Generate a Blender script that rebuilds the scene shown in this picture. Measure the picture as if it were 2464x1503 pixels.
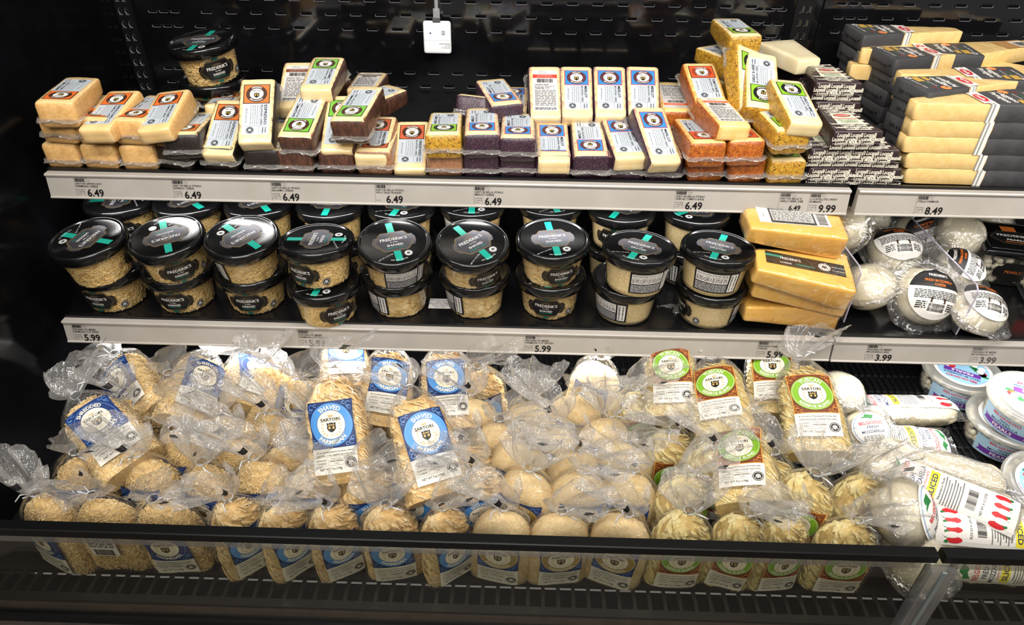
import bpy, math, random
from math import sin, cos, pi, radians, sqrt, atan2, exp
from mathutils import Vector, Matrix, noise

for o in list(bpy.data.objects):
    bpy.data.objects.remove(o)
sc = bpy.context.scene
COL = sc.collection
V = Vector
R = random.Random(7)

# ---------------------------------------------------------------- camera
PW, PH, FPX = 2464.0, 1503.0, 1700.0
CAM = V((.7342, -.9783, .4695))
YAW, PIT, ROL = radians(1.182), radians(36.10), radians(.678)
FWD = V((-sin(YAW)*cos(PIT), cos(YAW)*cos(PIT), -sin(PIT)))
_r = V((cos(YAW), sin(YAW), 0)); _u = _r.cross(FWD)
RGT = _r*cos(ROL) + _u*sin(ROL)
UPV = _u*cos(ROL) - _r*sin(ROL)
cd = bpy.data.cameras.new('camera')
cam = bpy.data.objects.new('camera', cd); COL.objects.link(cam)
cd.sensor_width = 36; cd.lens = FPX/PW*36; cd.clip_start = .02; cd.clip_end = 60
m3 = Matrix((RGT, UPV, -FWD)).transposed()
cam.matrix_world = Matrix.Translation(CAM) @ m3.to_4x4()
sc.camera = cam

# ---------------------------------------------------------------- light
sc.view_settings.view_transform = 'Standard'
sc.view_settings.look = 'None'
sc.view_settings.gamma = 1
sc.view_settings.use_curve_mapping = False
sc.view_settings.exposure = 0.12
sc.cycles.use_denoising = True
sc.cycles.max_bounces = 7
sc.cycles.transparent_max_bounces = 22
sc.cycles.transmission_bounces = 6
sc.cycles.glossy_bounces = 4
sc.cycles.diffuse_bounces = 2
sc.cycles.use_adaptive_sampling = True
sc.cycles.adaptive_threshold = .06
sc.cycles.sample_clamp_indirect = 4.0
sc.cycles.caustics_reflective = False
sc.cycles.caustics_refractive = False

wd = bpy.data.worlds.new('store'); sc.world = wd; wd.use_nodes = True
wd.node_tree.nodes['Background'].inputs[0].default_value = (1, .965, .92, 1)
wd.node_tree.nodes['Background'].inputs[1].default_value = .20

def area(name, loc, aim, sx, sy, watt, col=(1, .97, .92), spread=180):
    ld = bpy.data.lights.new(name, 'AREA'); ld.shape = 'RECTANGLE'
    ld.size = sx; ld.size_y = sy; ld.energy = watt; ld.color = col; ld.spread = radians(spread)
    o = bpy.data.objects.new(name, ld); COL.objects.link(o)
    o.location = loc
    d = (V(aim)-V(loc)).normalized(); x = V((1, 0, 0)); x = (x-d*x.dot(d)).normalized()
    o.rotation_euler = Matrix((x, (-d).cross(x), -d)).transposed().to_euler()
    return o
ZM, YM = -.2102, -.0934          # middle shelf front edge
YB, ZB = -.4529, -.2335          # top of the black glass rail
ZD = -.430                       # bottom deck
YW = .41                         # back wall
SL = 1.219                       # shelf length
area('canopy_led', (.85, -.44, .82), (.85, -.05, -.08), 2.9, .05, 25.0, (1, .955, .89))
area('shelf_led_upper', (.61, .010, -.0415), (.61, .15, -.30), 1.16, .012, 1.3, (1, .98, .95))
area('shelf_led_upper_next', (1.72, .010, -.0415), (1.72, .15, -.30), .92, .012, .45, (1, .98, .95))
area('shelf_led_lower', (.61, -.078, -.2525), (.61, .0, -.50), 1.16, .012, 4.2, (1, .98, .95))
area('shelf_led_lower_next', (1.72, -.078, -.2525), (1.72, .0, -.50), .92, .012, 1.8, (1, .98, .95))
area('aisle_ceiling_light', (.5, -2.6, 2.2), (.7, -.2, -.2), 2.5, .8, 66.0, (1, .96, .90))

# ---------------------------------------------------------------- pixel helpers
def ray(px, py):
    return (FWD + RGT*((px-PW/2)/FPX) - UPV*((py-PH/2)/FPX)).normalized()
def pt(px, py, X=None, Y=None, Z=None):
    d = ray(px, py)
    t = (X-CAM.x)/d.x if X is not None else (Y-CAM.y)/d.y if Y is not None else (Z-CAM.z)/d.z
    return CAM + d*t
def proj(P):
    d = V(P)-CAM; z = d.dot(FWD)
    return PW/2+FPX*d.dot(RGT)/z, PH/2-FPX*d.dot(UPV)/z
def atx(px, Y, Z):
    a, b = -1.0, 3.5
    for _ in range(40):
        m = (a+b)/2
        if proj((m, Y, Z))[0] < px: a = m
        else: b = m
    return V((a, Y, Z))
def two_point(near, far, l, N, sgn=1):
    d = ray(*far); w = N-CAM; tc = d.dot(w); disc = l*l-(w.length_squared-tc*tc)
    if disc < 0:
        t = tc
    else:
        t = tc+sgn*sqrt(disc)
    return (CAM+d*t-N).normalized()

# ---------------------------------------------------------------- materials
def lin(c):
    c = c/255.0
    return c/12.92 if c <= .04045 else ((c+.055)/1.055)**2.4
def rgb(r, g, b): return (lin(r), lin(g), lin(b), 1)
MATS = {}
def nd(nt, t, **kw):
    n = nt.nodes.new(t)
    for k, v in kw.items(): setattr(n, k, v)
    return n
def mat(name, col, rough=.5, spec=.5, metal=0, coat=0, coatr=.1, var=None, vs=30, vamt=.5, bump=0, bs=120, bdist=.001, sub=0, speck=None, edge=None, vdet=4, stretch=None, emit=0, bump2=None):
    if name in MATS: return MATS[name]
    m = bpy.data.materials.new(name); m.use_nodes = True; nt = m.node_tree
    p = nt.nodes['Principled BSDF']; L = nt.links.new
    p.inputs['Base Color'].default_value = col; p.inputs['Roughness'].default_value = rough
    p.inputs['Specular IOR Level'].default_value = spec; p.inputs['Metallic'].default_value = metal
    p.inputs['Coat Weight'].default_value = coat; p.inputs['Coat Roughness'].default_value = coatr
    if sub:
        p.inputs['Subsurface Weight'].default_value = sub
        p.inputs['Subsurface Radius'].default_value = (1, .75, .4); p.inputs['Subsurface Scale'].default_value = .004
    tc = nd(nt, 'ShaderNodeTexCoord'); co = tc.outputs['Object']
    if stretch:
        mp = nd(nt, 'ShaderNodeMapping'); mp.inputs['Scale'].default_value = stretch; L(co, mp.inputs[0]); co = mp.outputs[0]
    cur = None
    def mix(fac, a, b):
        x = nd(nt, 'ShaderNodeMix', data_type='RGBA')
        if isinstance(fac, float): x.inputs[0].default_value = fac
        else: L(fac, x.inputs[0])
        for s, val in ((6, a), (7, b)):
            if isinstance(val, tuple): x.inputs[s].default_value = val
            else: L(val, x.inputs[s])
        return x.outputs[2]
    def ramp(src, lo, hi):
        r = nd(nt, 'ShaderNodeMapRange'); r.inputs[1].default_value = lo; r.inputs[2].default_value = hi
        r.interpolation_type = 'SMOOTHSTEP'; L(src, r.inputs[0]); return r.outputs[0]
    def nz(scale, det=4, rgh=.6):
        n = nd(nt, 'ShaderNodeTexNoise'); n.inputs['Scale'].default_value = scale; n.inputs['Detail'].default_value = det
        n.inputs['Roughness'].default_value = rgh; L(co, n.inputs['Vector']); return n.outputs['Fac']
    if var:
        cur = mix(ramp(nz(vs, vdet), .5-.25*(1.01-vamt)-.02, .5+.25*(1.01-vamt)+.02), col, var)
    if edge:      # (colour, inner |x|, outer |x|): stain creeping in from the rind
        sx = nd(nt, 'ShaderNodeSeparateXYZ'); L(tc.outputs['Object'], sx.inputs[0])
        ab = nd(nt, 'ShaderNodeMath', operation='ABSOLUTE'); L(sx.outputs[0], ab.inputs[0])
        ns = nd(nt, 'ShaderNodeMath', operation='MULTIPLY_ADD'); L(nz(90, 5, .7), ns.inputs[0]); ns.inputs[1].default_value = .022; L(ab.outputs[0], ns.inputs[2])
        f = ramp(ns.outputs[0], edge[1]+.011, edge[2]+.011)
        cur = mix(f, cur if cur else col, edge[0])
    if speck:     # (colour, scale, threshold)
        sp = speck if isinstance(speck, list) else [speck]
        for (sc_, ss, th) in sp:
            cur = mix(ramp(nz(ss, 3, .65), th, th+.05), cur if cur else col, sc_)
    if cur is not None: L(cur, p.inputs['Base Color'])
    if bump:
        b = nd(nt, 'ShaderNodeBump'); b.inputs['Strength'].default_value = bump; b.inputs['Distance'].default_value = bdist
        L(nz(bs, 3), b.inputs['Height']); L(b.outputs[0], p.inputs['Normal'])
        if coat and not bump2: L(b.outputs[0], p.inputs['Coat Normal'])
    if bump2:     # (strength, scale, distance) for the film over the surface
        b2 = nd(nt, 'ShaderNodeBump'); b2.inputs['Strength'].default_value = bump2[0]; b2.inputs['Distance'].default_value = bump2[2]
        L(nz(bump2[1], 2), b2.inputs['Height']); L(b2.outputs[0], p.inputs['Coat Normal'])
    if emit:
        p.inputs['Emission Color'].default_value = col; p.inputs['Emission Strength'].default_value = emit
    MATS[name] = m
    return m
def clear(name, tint=(1, 1, 1), base=.05, edge=.55, rough=.06, bump=0, bs=60, bdist=.002, veil=0, stretch=None, veilcol=(.9, .9, .9, 1), warp=0, blend=.35, fres=False):
    """thin clear plastic: transparent with a grazing gloss and a slight milky veil"""
    if name in MATS: return MATS[name]
    m = bpy.data.materials.new(name); m.use_nodes = True; nt = m.node_tree; L = nt.links.new
    for n in list(nt.nodes): nt.nodes.remove(n)
    out = nd(nt, 'ShaderNodeOutputMaterial')
    tr = nd(nt, 'ShaderNodeBsdfTransparent'); tr.inputs[0].default_value = (*tint, 1)
    gl = nd(nt, 'ShaderNodeBsdfGlossy'); gl.inputs['Roughness'].default_value = rough; gl.inputs[0].default_value = (1, 1, 1, 1)
    lw = nd(nt, 'ShaderNodeLayerWeight'); lw.inputs[0].default_value = blend
    mr = nd(nt, 'ShaderNodeMapRange'); mr.inputs[3].default_value = base; mr.inputs[4].default_value = edge
    if fres:
        lw.inputs[0].default_value = .5; pw_ = nd(nt, 'ShaderNodeMath', operation='POWER'); pw_.inputs[1].default_value = 5; L(lw.outputs['Facing'], pw_.inputs[0]); L(pw_.outputs[0], mr.inputs[0]); mr.inputs[3].default_value = base+.035
    else: L(lw.outputs['Facing'], mr.inputs[0])
    mx = nd(nt, 'ShaderNodeMixShader'); L(mr.outputs[0], mx.inputs[0]); L(tr.outputs[0], mx.inputs[1]); L(gl.outputs[0], mx.inputs[2])
    last = mx.outputs[0]
    if bump:
        tc = nd(nt, 'ShaderNodeTexCoord'); co = tc.outputs['Object']
        if stretch:
            mp = nd(nt, 'ShaderNodeMapping'); mp.inputs['Scale'].default_value = stretch; L(co, mp.inputs[0]); co = mp.outputs[0]
        n = nd(nt, 'ShaderNodeTexNoise'); n.inputs['Scale'].default_value = bs; n.inputs['Detail'].default_value = 3; n.inputs['Distortion'].default_value = warp
        L(co, n.inputs['Vector'])
        b = nd(nt, 'ShaderNodeBump'); b.inputs['Strength'].default_value = bump; b.inputs['Distance'].default_value = bdist
        L(n.outputs['Fac'], b.inputs['Height']); L(b.outputs[0], gl.inputs['Normal']); L(b.outputs[0], lw.inputs['Normal'])
    if veil:
        df = nd(nt, 'ShaderNodeBsdfDiffuse'); df.inputs[0].default_value = veilcol
        tl = nd(nt, 'ShaderNodeBsdfTranslucent'); tl.inputs[0].default_value = veilcol
        m0 = nd(nt, 'ShaderNodeMixShader'); m0.inputs[0].default_value = .5; L(df.outputs[0], m0.inputs[1]); L(tl.outputs[0], m0.inputs[2])
        m2 = nd(nt, 'ShaderNodeMixShader'); m2.inputs[0].default_value = veil; L(last, m2.inputs[1]); L(m0.outputs[0], m2.inputs[2]); last = m2.outputs[0]
    L(last, out.inputs[0])
    MATS[name] = m
    return m

def ink(name, r, g, b, rough=.45): return mat('print_'+name, rgb(r, g, b), rough, .4)
K = ink('black', 22, 20, 20); WH = ink('white', 236, 232, 226); PAPER = ink('paper', 226, 228, 232); GREY = ink('grey', 120, 118, 116)

# ---------------------------------------------------------------- mesh helpers
class MB:
    def __init__(s): s.v = []; s.f = []; s.m = []; s.mats = []
    def mi(s, m):
        if m not in s.mats: s.mats.append(m)
        return s.mats.index(m)
    def add(s, vs, fs, m, T=None):
        o = len(s.v); k = s.mi(m)
        s.v += [tuple(T @ V(p)) if T else tuple(p) for p in vs]
        s.f += [tuple(i+o for i in f) for f in fs]; s.m += [k]*len(fs)
    def box(s, c, d, m, T=None):
        x, y, z = c; a, b, e = d[0]/2, d[1]/2, d[2]/2
        vs = [(x+i*a, y+j*b, z+k*e) for i in (-1, 1) for j in (-1, 1) for k in (-1, 1)]
        s.add(vs, [(0, 1, 3, 2), (4, 6, 7, 5), (0, 4, 5, 1), (2, 3, 7, 6), (0, 2, 6, 4), (1, 5, 7, 3)], m, T)
    def grid(s, fn, nu, nv, m, closed=False):
        n = nu if closed else nu+1
        vs = [fn(i/nu, j/nv) for j in range(nv+1) for i in range(n)]
        fs = [(j*n+i, j*n+(i+1) % n, (j+1)*n+(i+1) % n, (j+1)*n+i) for j in range(nv) for i in range(nu)]
        s.add(vs, fs, m)
    def lathe(s, prof, n, m):
        k = len(prof)
        vs = [(r*cos(2*pi*i/n), r*sin(2*pi*i/n), z) for (r, z) in prof for i in range(n)]
        fs = [(j*n+i, j*n+(i+1) % n, (j+1)*n+(i+1) % n, (j+1)*n+i) for j in range(k-1) for i in range(n)]
        s.add(vs, fs, m)
    def prism(s, poly, a, b, m, T=None):      # poly in (x,y), extruded z a..b
        n = len(poly)
        vs = [(x, y, a) for x, y in poly]+[(x, y, b) for x, y in poly]
        fs = [tuple(range(n-1, -1, -1)), tuple(range(n, 2*n))]+[(i, (i+1) % n, (i+1) % n+n, i+n) for i in range(n)]
        s.add(vs, fs, m, T)
    def tube(s, pts, r, m, n=6):
        pts = [V(p) for p in pts]; vs = []
        for i, p in enumerate(pts):
            d = (pts[min(i+1, len(pts)-1)]-pts[max(i-1, 0)]).normalized()
            a = d.orthogonal().normalized(); b = d.cross(a)
            vs += [p+a*r*cos(2*pi*k/n)+b*r*sin(2*pi*k/n) for k in range(n)]
        fs = [(i*n+k, i*n+(k+1) % n, (i+1)*n+(k+1) % n, (i+1)*n+k) for i in range(len(pts)-1) for k in range(n)]
        fs += [tuple(range(n-1, -1, -1)), tuple(range((len(pts)-1)*n, len(pts)*n))]
        s.add(vs, fs, m)
    def mesh(s, name, smooth=True):
        me = bpy.data.meshes.new(name); me.from_pydata(s.v, [], s.f)
        for m in s.mats: me.materials.append(m)
        me.polygons.foreach_set('material_index', s.m)
        me.polygons.foreach_set('use_smooth', [smooth]*len(s.f)); me.update()
        return me
def ob(name, me, parent=None, M=None, kind=None):
    o = bpy.data.objects.new(name, me); COL.objects.link(o)
    if parent: o.parent = parent
    if M is not None: o.matrix_local = M
    if kind: o['kind'] = kind
    return o
def thing(name, label, cat, M=None, group=None, me=None):
    o = bpy.data.objects.new(name, me); COL.objects.link(o)
    if me is None: o.empty_display_size = .02
    if M is not None: o.matrix_world = M
    o['label'] = label; o['category'] = cat
    if group: o['group'] = group
    return o
def struct(name, me, M=None, parent=None):
    o = ob(name, me, parent, M)
    if parent is None: o['kind'] = 'structure'
    return o
def frame(x, y, z, o):
    M = Matrix((x, y, z)).transposed().to_4x4(); M.translation = o; return M
def TR(x, y, z, rz=0, rx=0, ry=0):
    return Matrix.Translation((x, y, z)) @ Matrix.Rotation(rz, 4, 'Z') @ Matrix.Rotation(rx, 4, 'X') @ Matrix.Rotation(ry, 4, 'Y')
def nz3(x, y, z, s=0): return noise.noise(V((x+s*7.31, y-s*3.17, z+s*1.73)))
def axis(h, r, n):
    h = max(h, r*1.02); a = [-h, -h+r*.3, -h+r]; inner = 2*(h-r)
    b = [-h+r+inner*(i+1)/(n+1) for i in range(n)]
    return a+b+[h-r, h-r*.3, h]
def rbox(dx, dy, dz, r, n=(2, 3, 1)):
    """rounded box centred on x,y with z 0..dz: verts, faces"""
    hx, hy, hz = dx/2, dy/2, dz/2
    A = [axis(hx, r, n[0]), axis(hy, r, n[1]), axis(hz, r, n[2])]
    vid = {}; vs = []; fs = []
    def vert(i, j, k):
        key = (i, j, k)
        if key not in vid:
            p = V((A[0][i], A[1][j], A[2][k])); q = V((max(-hx+r, min(hx-r, p.x)), max(-hy+r, min(hy-r, p.y)), max(-hz+r, min(hz-r, p.z))))
            d = p-q
            if d.length > 1e-9: p = q+d.normalized()*r
            vid[key] = len(vs); vs.append(p+V((0, 0, hz)))
        return vid[key]
    N = [len(a)-1 for a in A]
    for i in range(N[0]):
        for j in range(N[1]):
            fs.append((vert(i, j, 0), vert(i, j+1, 0), vert(i+1, j+1, 0), vert(i+1, j, 0)))
            fs.append((vert(i, j, N[2]), vert(i+1, j, N[2]), vert(i+1, j+1, N[2]), vert(i, j+1, N[2])))
    for i in range(N[0]):
        for k in range(N[2]):
            fs.append((vert(i, 0, k), vert(i+1, 0, k), vert(i+1, 0, k+1), vert(i, 0, k+1)))
            fs.append((vert(i, N[1], k), vert(i, N[1], k+1), vert(i+1, N[1], k+1), vert(i+1, N[1], k)))
    for j in range(N[1]):
        for k in range(N[2]):
            fs.append((vert(0, j, k), vert(0, j, k+1), vert(0, j+1, k+1), vert(0, j+1, k)))
            fs.append((vert(N[0], j, k), vert(N[0], j+1, k), vert(N[0], j+1, k+1), vert(N[0], j, k+1)))
    return vs, fs

# ---------------------------------------------------------------- printing
_tx = {}
def text2d(s, bold=0.0):
    key = (s, bold)
    if key in _tx: return _tx[key]
    cu = bpy.data.curves.new('t', 'FONT'); cu.body = s; cu.size = 1; cu.offset = bold
    cu.resolution_u = 2 if len(s) < 14 else 1
    cu.dimensions = '2D'; cu.fill_mode = 'FRONT'
    o = bpy.data.objects.new('t', cu)
    me = o.to_mesh()
    vs = [(p.co.x, p.co.y) for p in me.vertices]; fs = [tuple(f.vertices) for f in me.polygons]
    o.to_mesh_clear(); bpy.data.objects.remove(o); bpy.data.curves.remove(cu)
    w = (max(v[0] for v in vs) if vs else 0)
    _tx[key] = (vs, fs, w)
    return _tx[key]
class Pr:
    def __init__(s): s.L = []
    def raw(s, m, vs, fs, k): s.L.append((m, vs, fs, k))
    def rect(s, m, u0, v0, u1, v1, k=0, nu=1, nv=1):
        vs = [(u0+(u1-u0)*i/nu, v0+(v1-v0)*j/nv) for j in range(nv+1) for i in range(nu+1)]; n = nu+1
        s.raw(m, vs, [(j*n+i, j*n+i+1, (j+1)*n+i+1, (j+1)*n+i) for j in range(nv) for i in range(nu)], k)
    def ell(s, m, cu, cv, ru, rv=None, k=1, n=28, rings=3):
        rv = rv or ru; vs = [(cu, cv)]; fs = []
        for q in range(1, rings+1):
            vs += [(cu+ru*q/rings*cos(2*pi*i/n), cv+rv*q/rings*sin(2*pi*i/n)) for i in range(n)]
        fs += [(0, 1+i, 1+(i+1) % n) for i in range(n)]
        for q in range(rings-1):
            a = 1+q*n; b = a+n
            fs += [(a+i, b+i, b+(i+1) % n, a+(i+1) % n) for i in range(n)]
        s.raw(m, vs, fs, k)
    def ring(s, m, cu, cv, r0, r1, k=2, n=32, ev=1.0, a0=0, a1=2*pi):
        vs = []
        for i in range(n+1):
            a = a0+(a1-a0)*i/n
            vs += [(cu+r0*cos(a), cv+ev*r0*sin(a)), (cu+r1*cos(a), cv+ev*r1*sin(a))]
        s.raw(m, vs, [(2*i, 2*i+1, 2*i+3, 2*i+2) for i in range(n)], k)
    def poly(s, m, pts, k=1):
        n = len(pts); c = (sum(p[0] for p in pts)/n, sum(p[1] for p in pts)/n)
        mid = [((p[0]+c[0])/2, (p[1]+c[1])/2) for p in pts]
        vs = list(pts)+mid+[c]
        s.raw(m, vs, [(i, (i+1) % n, n+(i+1) % n, n+i) for i in range(n)]+[(n+i, n+(i+1) % n, 2*n) for i in range(n)], k)
    def seg(s, m, r, v0, k=2, nu=24, nv=7):
        vs = []
        for j in range(nv+1):
            v = v0+(r*.999-v0)*j/nv; w = sqrt(max(0, r*r-v*v)); vs += [(-w+2*w*i/nu, v) for i in range(nu+1)]
        n = nu+1
        s.raw(m, vs, [(j*n+i, j*n+i+1, (j+1)*n+i+1, (j+1)*n+i) for j in range(nv) for i in range(nu)], k)
    def strip(s, m, cu, cv, half, k=1, nu=28, nv=3):
        """shape symmetric about its middle: half = [(u, half height)...]"""
        us = sorted(set([half[0][0]+(half[-1][0]-half[0][0])*i/nu for i in range(nu+1)]+[h[0] for h in half])); vs = []
        for u in us:
            hh = half[-1][1]
            for a, b in zip(half, half[1:]):
                if a[0] <= u <= b[0]: hh = a[1]+(b[1]-a[1])*((u-a[0])/max(1e-9, b[0]-a[0])); break
            vs += [(cu+u, cv-hh+2*hh*j/nv) for j in range(nv+1)]
        n = nv+1
        s.raw(m, vs, [(i*n+j, (i+1)*n+j, (i+1)*n+j+1, i*n+j+1) for i in range(len(us)-1) for j in range(nv)], k)
    def line(s, m, p, q, w, k=2):
        d = V((q[0]-p[0], q[1]-p[1])); n = V((-d.y, d.x)).normalized()*w/2; st = max(1, int(d.length/.006))
        vs = []
        for i in range(st+1):
            c = V(p)+d*i/st; vs += [(c.x+n.x, c.y+n.y), (c.x-n.x, c.y-n.y)]
        s.raw(m, vs, [(2*i, 2*i+1, 2*i+3, 2*i+2) for i in range(st)], k)
    def text(s, m, t, u, v, size, rot=0, al='C', bold=0.0, fit=None, k=3, sx=1.0):
        vs, fs, w = text2d(t, bold)
        if not vs: return
        kx = size*sx
        if fit: kx = fit/w
        off = {'C': -w/2, 'L': 0, 'R': -w}[al]; c, sn = cos(rot), sin(rot); out = []
        for x, y in vs:
            a, b = (x+off)*kx, (y-.35)*size
            out.append((u+a*c-b*sn, v+a*sn+b*c))
        s.raw(m, out, fs, k)
    def arc(s, m, t, cu, cv, r, size, top=True, bold=.02, k=4, ev=1.0, sx=1.0):
        vs, fs, w = text2d(t, bold); out = []
        for x, y in vs:
            a = (x-w/2)*size*sx/r; rr = (r-.35*size+y*size) if top else (r+.35*size-y*size)
            if top: out.append((cu+rr*sin(a), cv+ev*rr*cos(a)))
            else: out.append((cu+rr*sin(a), cv-ev*rr*cos(a)))
        s.raw(m, out, fs, k)
    def bars(s, m, u0, v0, u1, v1, n=22, k=2, seed=1, horiz=False):
        q = random.Random(seed)
        for i in range(n):
            a = i/n; w = (.35+.5*q.random())/n
            if horiz: s.rect(m, u0, v0+(v1-v0)*a, u1, v0+(v1-v0)*(a+w), k)
            else: s.rect(m, u0+(u1-u0)*a, v0, u0+(u1-u0)*(a+w), v1, k)
    def fine(s, m, u0, v0, u1, v1, rows, k=2, seed=1, fill=.55):
        """rows of tiny unreadable print as word-length dashes"""
        q = random.Random(seed); h = (v1-v0)/rows
        for r_ in range(rows):
            u = u0; v = v1-(r_+.5)*h
            while u < u1:
                w = h*(.8+2.2*q.random()); e = min(u+w, u1)
                s.rect(m, u, v-h*fill/2, e, v+h*fill/2, k); u = e+h*.45
    def mesh(s, name, fn, dh=.00011):
        b = MB()
        for m, vs, fs, k in s.L:
            b.add([fn(u, v, dh*(k+1)) for u, v in vs], fs, m)
        return b.mesh(name, False)
def crest(p, cu, cv, s, dark, gold, k=4):
    sh = [(-.5, .5), (-.3, .42), (0, .5), (.3, .42), (.5, .5), (.46, .1), (.5, -.15), (.3, -.45), (0, -.6), (-.3, -.45), (-.5, -.15), (-.46, .1)]
    p.poly(dark, [(cu+x*s, cv+y*s) for x, y in sh], k)
    for a, b in ((-.22, -.08), (.22, -.08)):
        p.ell(gold, cu+a*s, cv+b*s, s*.13, s*.17, k+1, 8, 1)
    p.rect(gold, cu-.36*s, cv+.16*s, cu+.36*s, cv+.22*s, k+1)
    for a in (-.25, 0, .25):
        p.poly(gold, [(cu+(a-.1)*s, cv+.22*s), (cu+(a+.1)*s, cv+.22*s), (cu+a*s, cv+.38*s)], k+1)
def crown(p, cu, cv, s, m, k=4):
    p.poly(m, [(cu-.5*s, cv-.3*s), (cu+.5*s, cv-.3*s), (cu+.5*s, cv), (cu-.5*s, cv)], k)
    for a in (-.5, -.25, 0, .25, .5):
        p.poly(m, [(cu+(a-.1)*s, cv-.05*s), (cu+(a+.1)*s, cv-.05*s), (cu+a*1.15*s, cv+.38*s)], k)
def laurel(p, cu, cv, r, m, k=4, sz=.0018):
    for sd in (-1, 1):
        for i in range(6):
            a = radians(-62+i*20); x, y = cu+sd*r*cos(a), cv+r*sin(a)
            for q in (-1, 1):
                b = a+q*.7; dx, dy = sd*cos(b+pi/2), sin(b+pi/2)
                e = sz
                p.poly(m, [(x, y), (x+dx*e*.6-dy*e*.28, y+dy*e*.6+dx*e*.28), (x+dx*e*1.3, y+dy*e*1.3), (x+dx*e*.6+dy*e*.28, y+dy*e*.6-dx*e*.28)], k)
def seal(p, cu, cv, r, dark, light, k=3):
    p.ell(dark, cu, cv, r, r, k, 20, 2); p.ring(light, cu, cv, r*.78, r*.86, k+1, 20)
    for a, b, c in ((-.2, .12, .26), (.22, .12, .24), (0, -.26, .24)):
        p.ell(light, cu+a*r, cv+b*r, c*r, c*.8*r, k+1, 8, 1)
    for a in (-.5, .5): p.line(light, (cu+a*r, cv-.45*r), (cu+a*.2*r, cv+.5*r), r*.12, k+1)

# ================================================================ the case
XL, XR = -.045, 2.0
BLK = mat('black_gloss_enamel', rgb(12, 12, 14), .07, 1.0, var=rgb(17, 17, 20), vs=14, bump=.05, bs=260, bdist=.0004)
BLKS = mat('black_shelf_enamel', rgb(16, 16, 18), .22, .5, speck=[(rgb(70, 70, 74), 420, .74)], bump=.08, bs=300, bdist=.0004)
BLKM = mat('black_plastic', rgb(14, 14, 15), .4, .4)
VOID = mat('slot_dark', rgb(3, 3, 3), .9, .1)
RIM = mat('slot_rim_highlight', rgb(96, 96, 102), .25, .6)  # rim highlight put into the colour, lighter than the black panel
RAILW = mat('price_rail_plastic', rgb(178, 172, 165), .32, .45, coat=.2, var=rgb(170, 164, 156), vs=9, speck=[(rgb(126, 122, 116), 160, .76)])
SILL = mat('brown_sill', rgb(62, 53, 47), .38, .5, var=rgb(52, 44, 40), vs=50, bump=.5, bs=900, bdist=.0006)
GRILL = mat('grille_black', rgb(20, 20, 20), .32, .5, speck=[(rgb(60, 58, 54), 700, .70)])
STEEL = mat('steel', rgb(170, 172, 176), .25, .5, metal=1)

b = MB(); b.box(((XL+XR)/2, YW+.008, .1), (XR-XL, .016, 1.3), BLK)
wall_back = struct('wall_back', b.mesh('wall_back', False))
b = MB(); b.box((XL-.01, -.045, .1), (.02, .94, 1.3), mat('black_end_panel', rgb(11, 11, 13), .14, .32, var=rgb(15, 15, 18), vs=14))
wall_left = struct('wall_left', b.mesh('wall_left', False))
# panel seams and uprights on the back wall
b = MB(); b.box((0, 0, 0), (.0022, .003, 1.2), VOID); seam = b.mesh('seam', False)
for x in (-.008, 1.268): ob('panel_seam', seam, wall_back, TR(x, YW-.0008, .1))
b = MB(); b.box((0, 0, 0), (.034, .003, 1.2), BLKM); upr = b.mesh('upright', False)
for x in (-.031, 1.236): ob('upright', upr, wall_back, TR(x, YW-.0012, .1))
# slots: a pressed rim with its highlight painted in, and a dark hole
def stadium(w, h, n=7):
    r = h/2; return [(w/2-r+r*cos(a), r*sin(a)) for a in [(-pi/2+pi*i/n) for i in range(n+1)]]+[(-w/2+r+r*cos(a), r*sin(a)) for a in [(pi/2+pi*i/n) for i in range(n+1)]]
def slot_mesh(w, h):
    b = MB(); P = stadium(w, h); Q = stadium(w+.0016, h+.0016); n = len(P)
    b.add([(x, .0014, z) for x, z in P], [tuple(range(n))], VOID)
    b.add([(x, .0003, z) for x, z in P]+[(x, -.0006, z) for x, z in Q]+[(x, .0014, z) for x, z in P], [(i, (i+1) % n, n+(i+1) % n, n+i) for i in range(n)]+[(i, 2*n+i, 2*n+(i+1) % n, (i+1) % n) for i in range(n)], RIM)
    return b.mesh('slot', False)
SLOT = slot_mesh(.0205, .0042); SLOTS = slot_mesh(.0165, .0040)
YS = YW-.0016
for zi, z in enumerate((.163, .138, .112, .032, .006)):
    x = .108+(.018 if zi % 2 else 0)
    while x < 1.20:
        ob('slot', SLOT, wall_back, TR(x, YS, z)); x += .0468
    for q in range(3): ob('slot', SLOTS, wall_back, TR(.024+q*.021, YS, z)); 
    if zi < 3:
        for q in range(3): ob('slot', SLOTS, wall_back, TR(1.152+q*.021, YS, z-.004))
for zi, z in enumerate((.171, .147, .122)):
    x = 1.375+(.015 if zi % 2 else 0)
    while x < 1.95:
        ob('slot', SLOT, wall_back, TR(x, YS, z)); x += .0468
    for q in range(3): ob('slot', SLOTS, wall_back, TR(1.300+q*.022, YS, z))
BRK = slot_mesh(.0052, .0125); 
b = MB(); b.box((0, 0, 0), (.0045, .006, .010), STEEL); HOOK = b.mesh('bracket_hook', False)
for x, st in ((-.031, 0), (1.236, 1)):
    for k in range(9):
        for s in (-1, 1):
            e = ob('bracket_slot', BRK, wall_back, TR(x+s*.0062, YS-.0022, .185-k*.0235))
            if st and k < 5: ob('bracket_hook', HOOK, e, TR(.0008, -.0015, .0))

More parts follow.
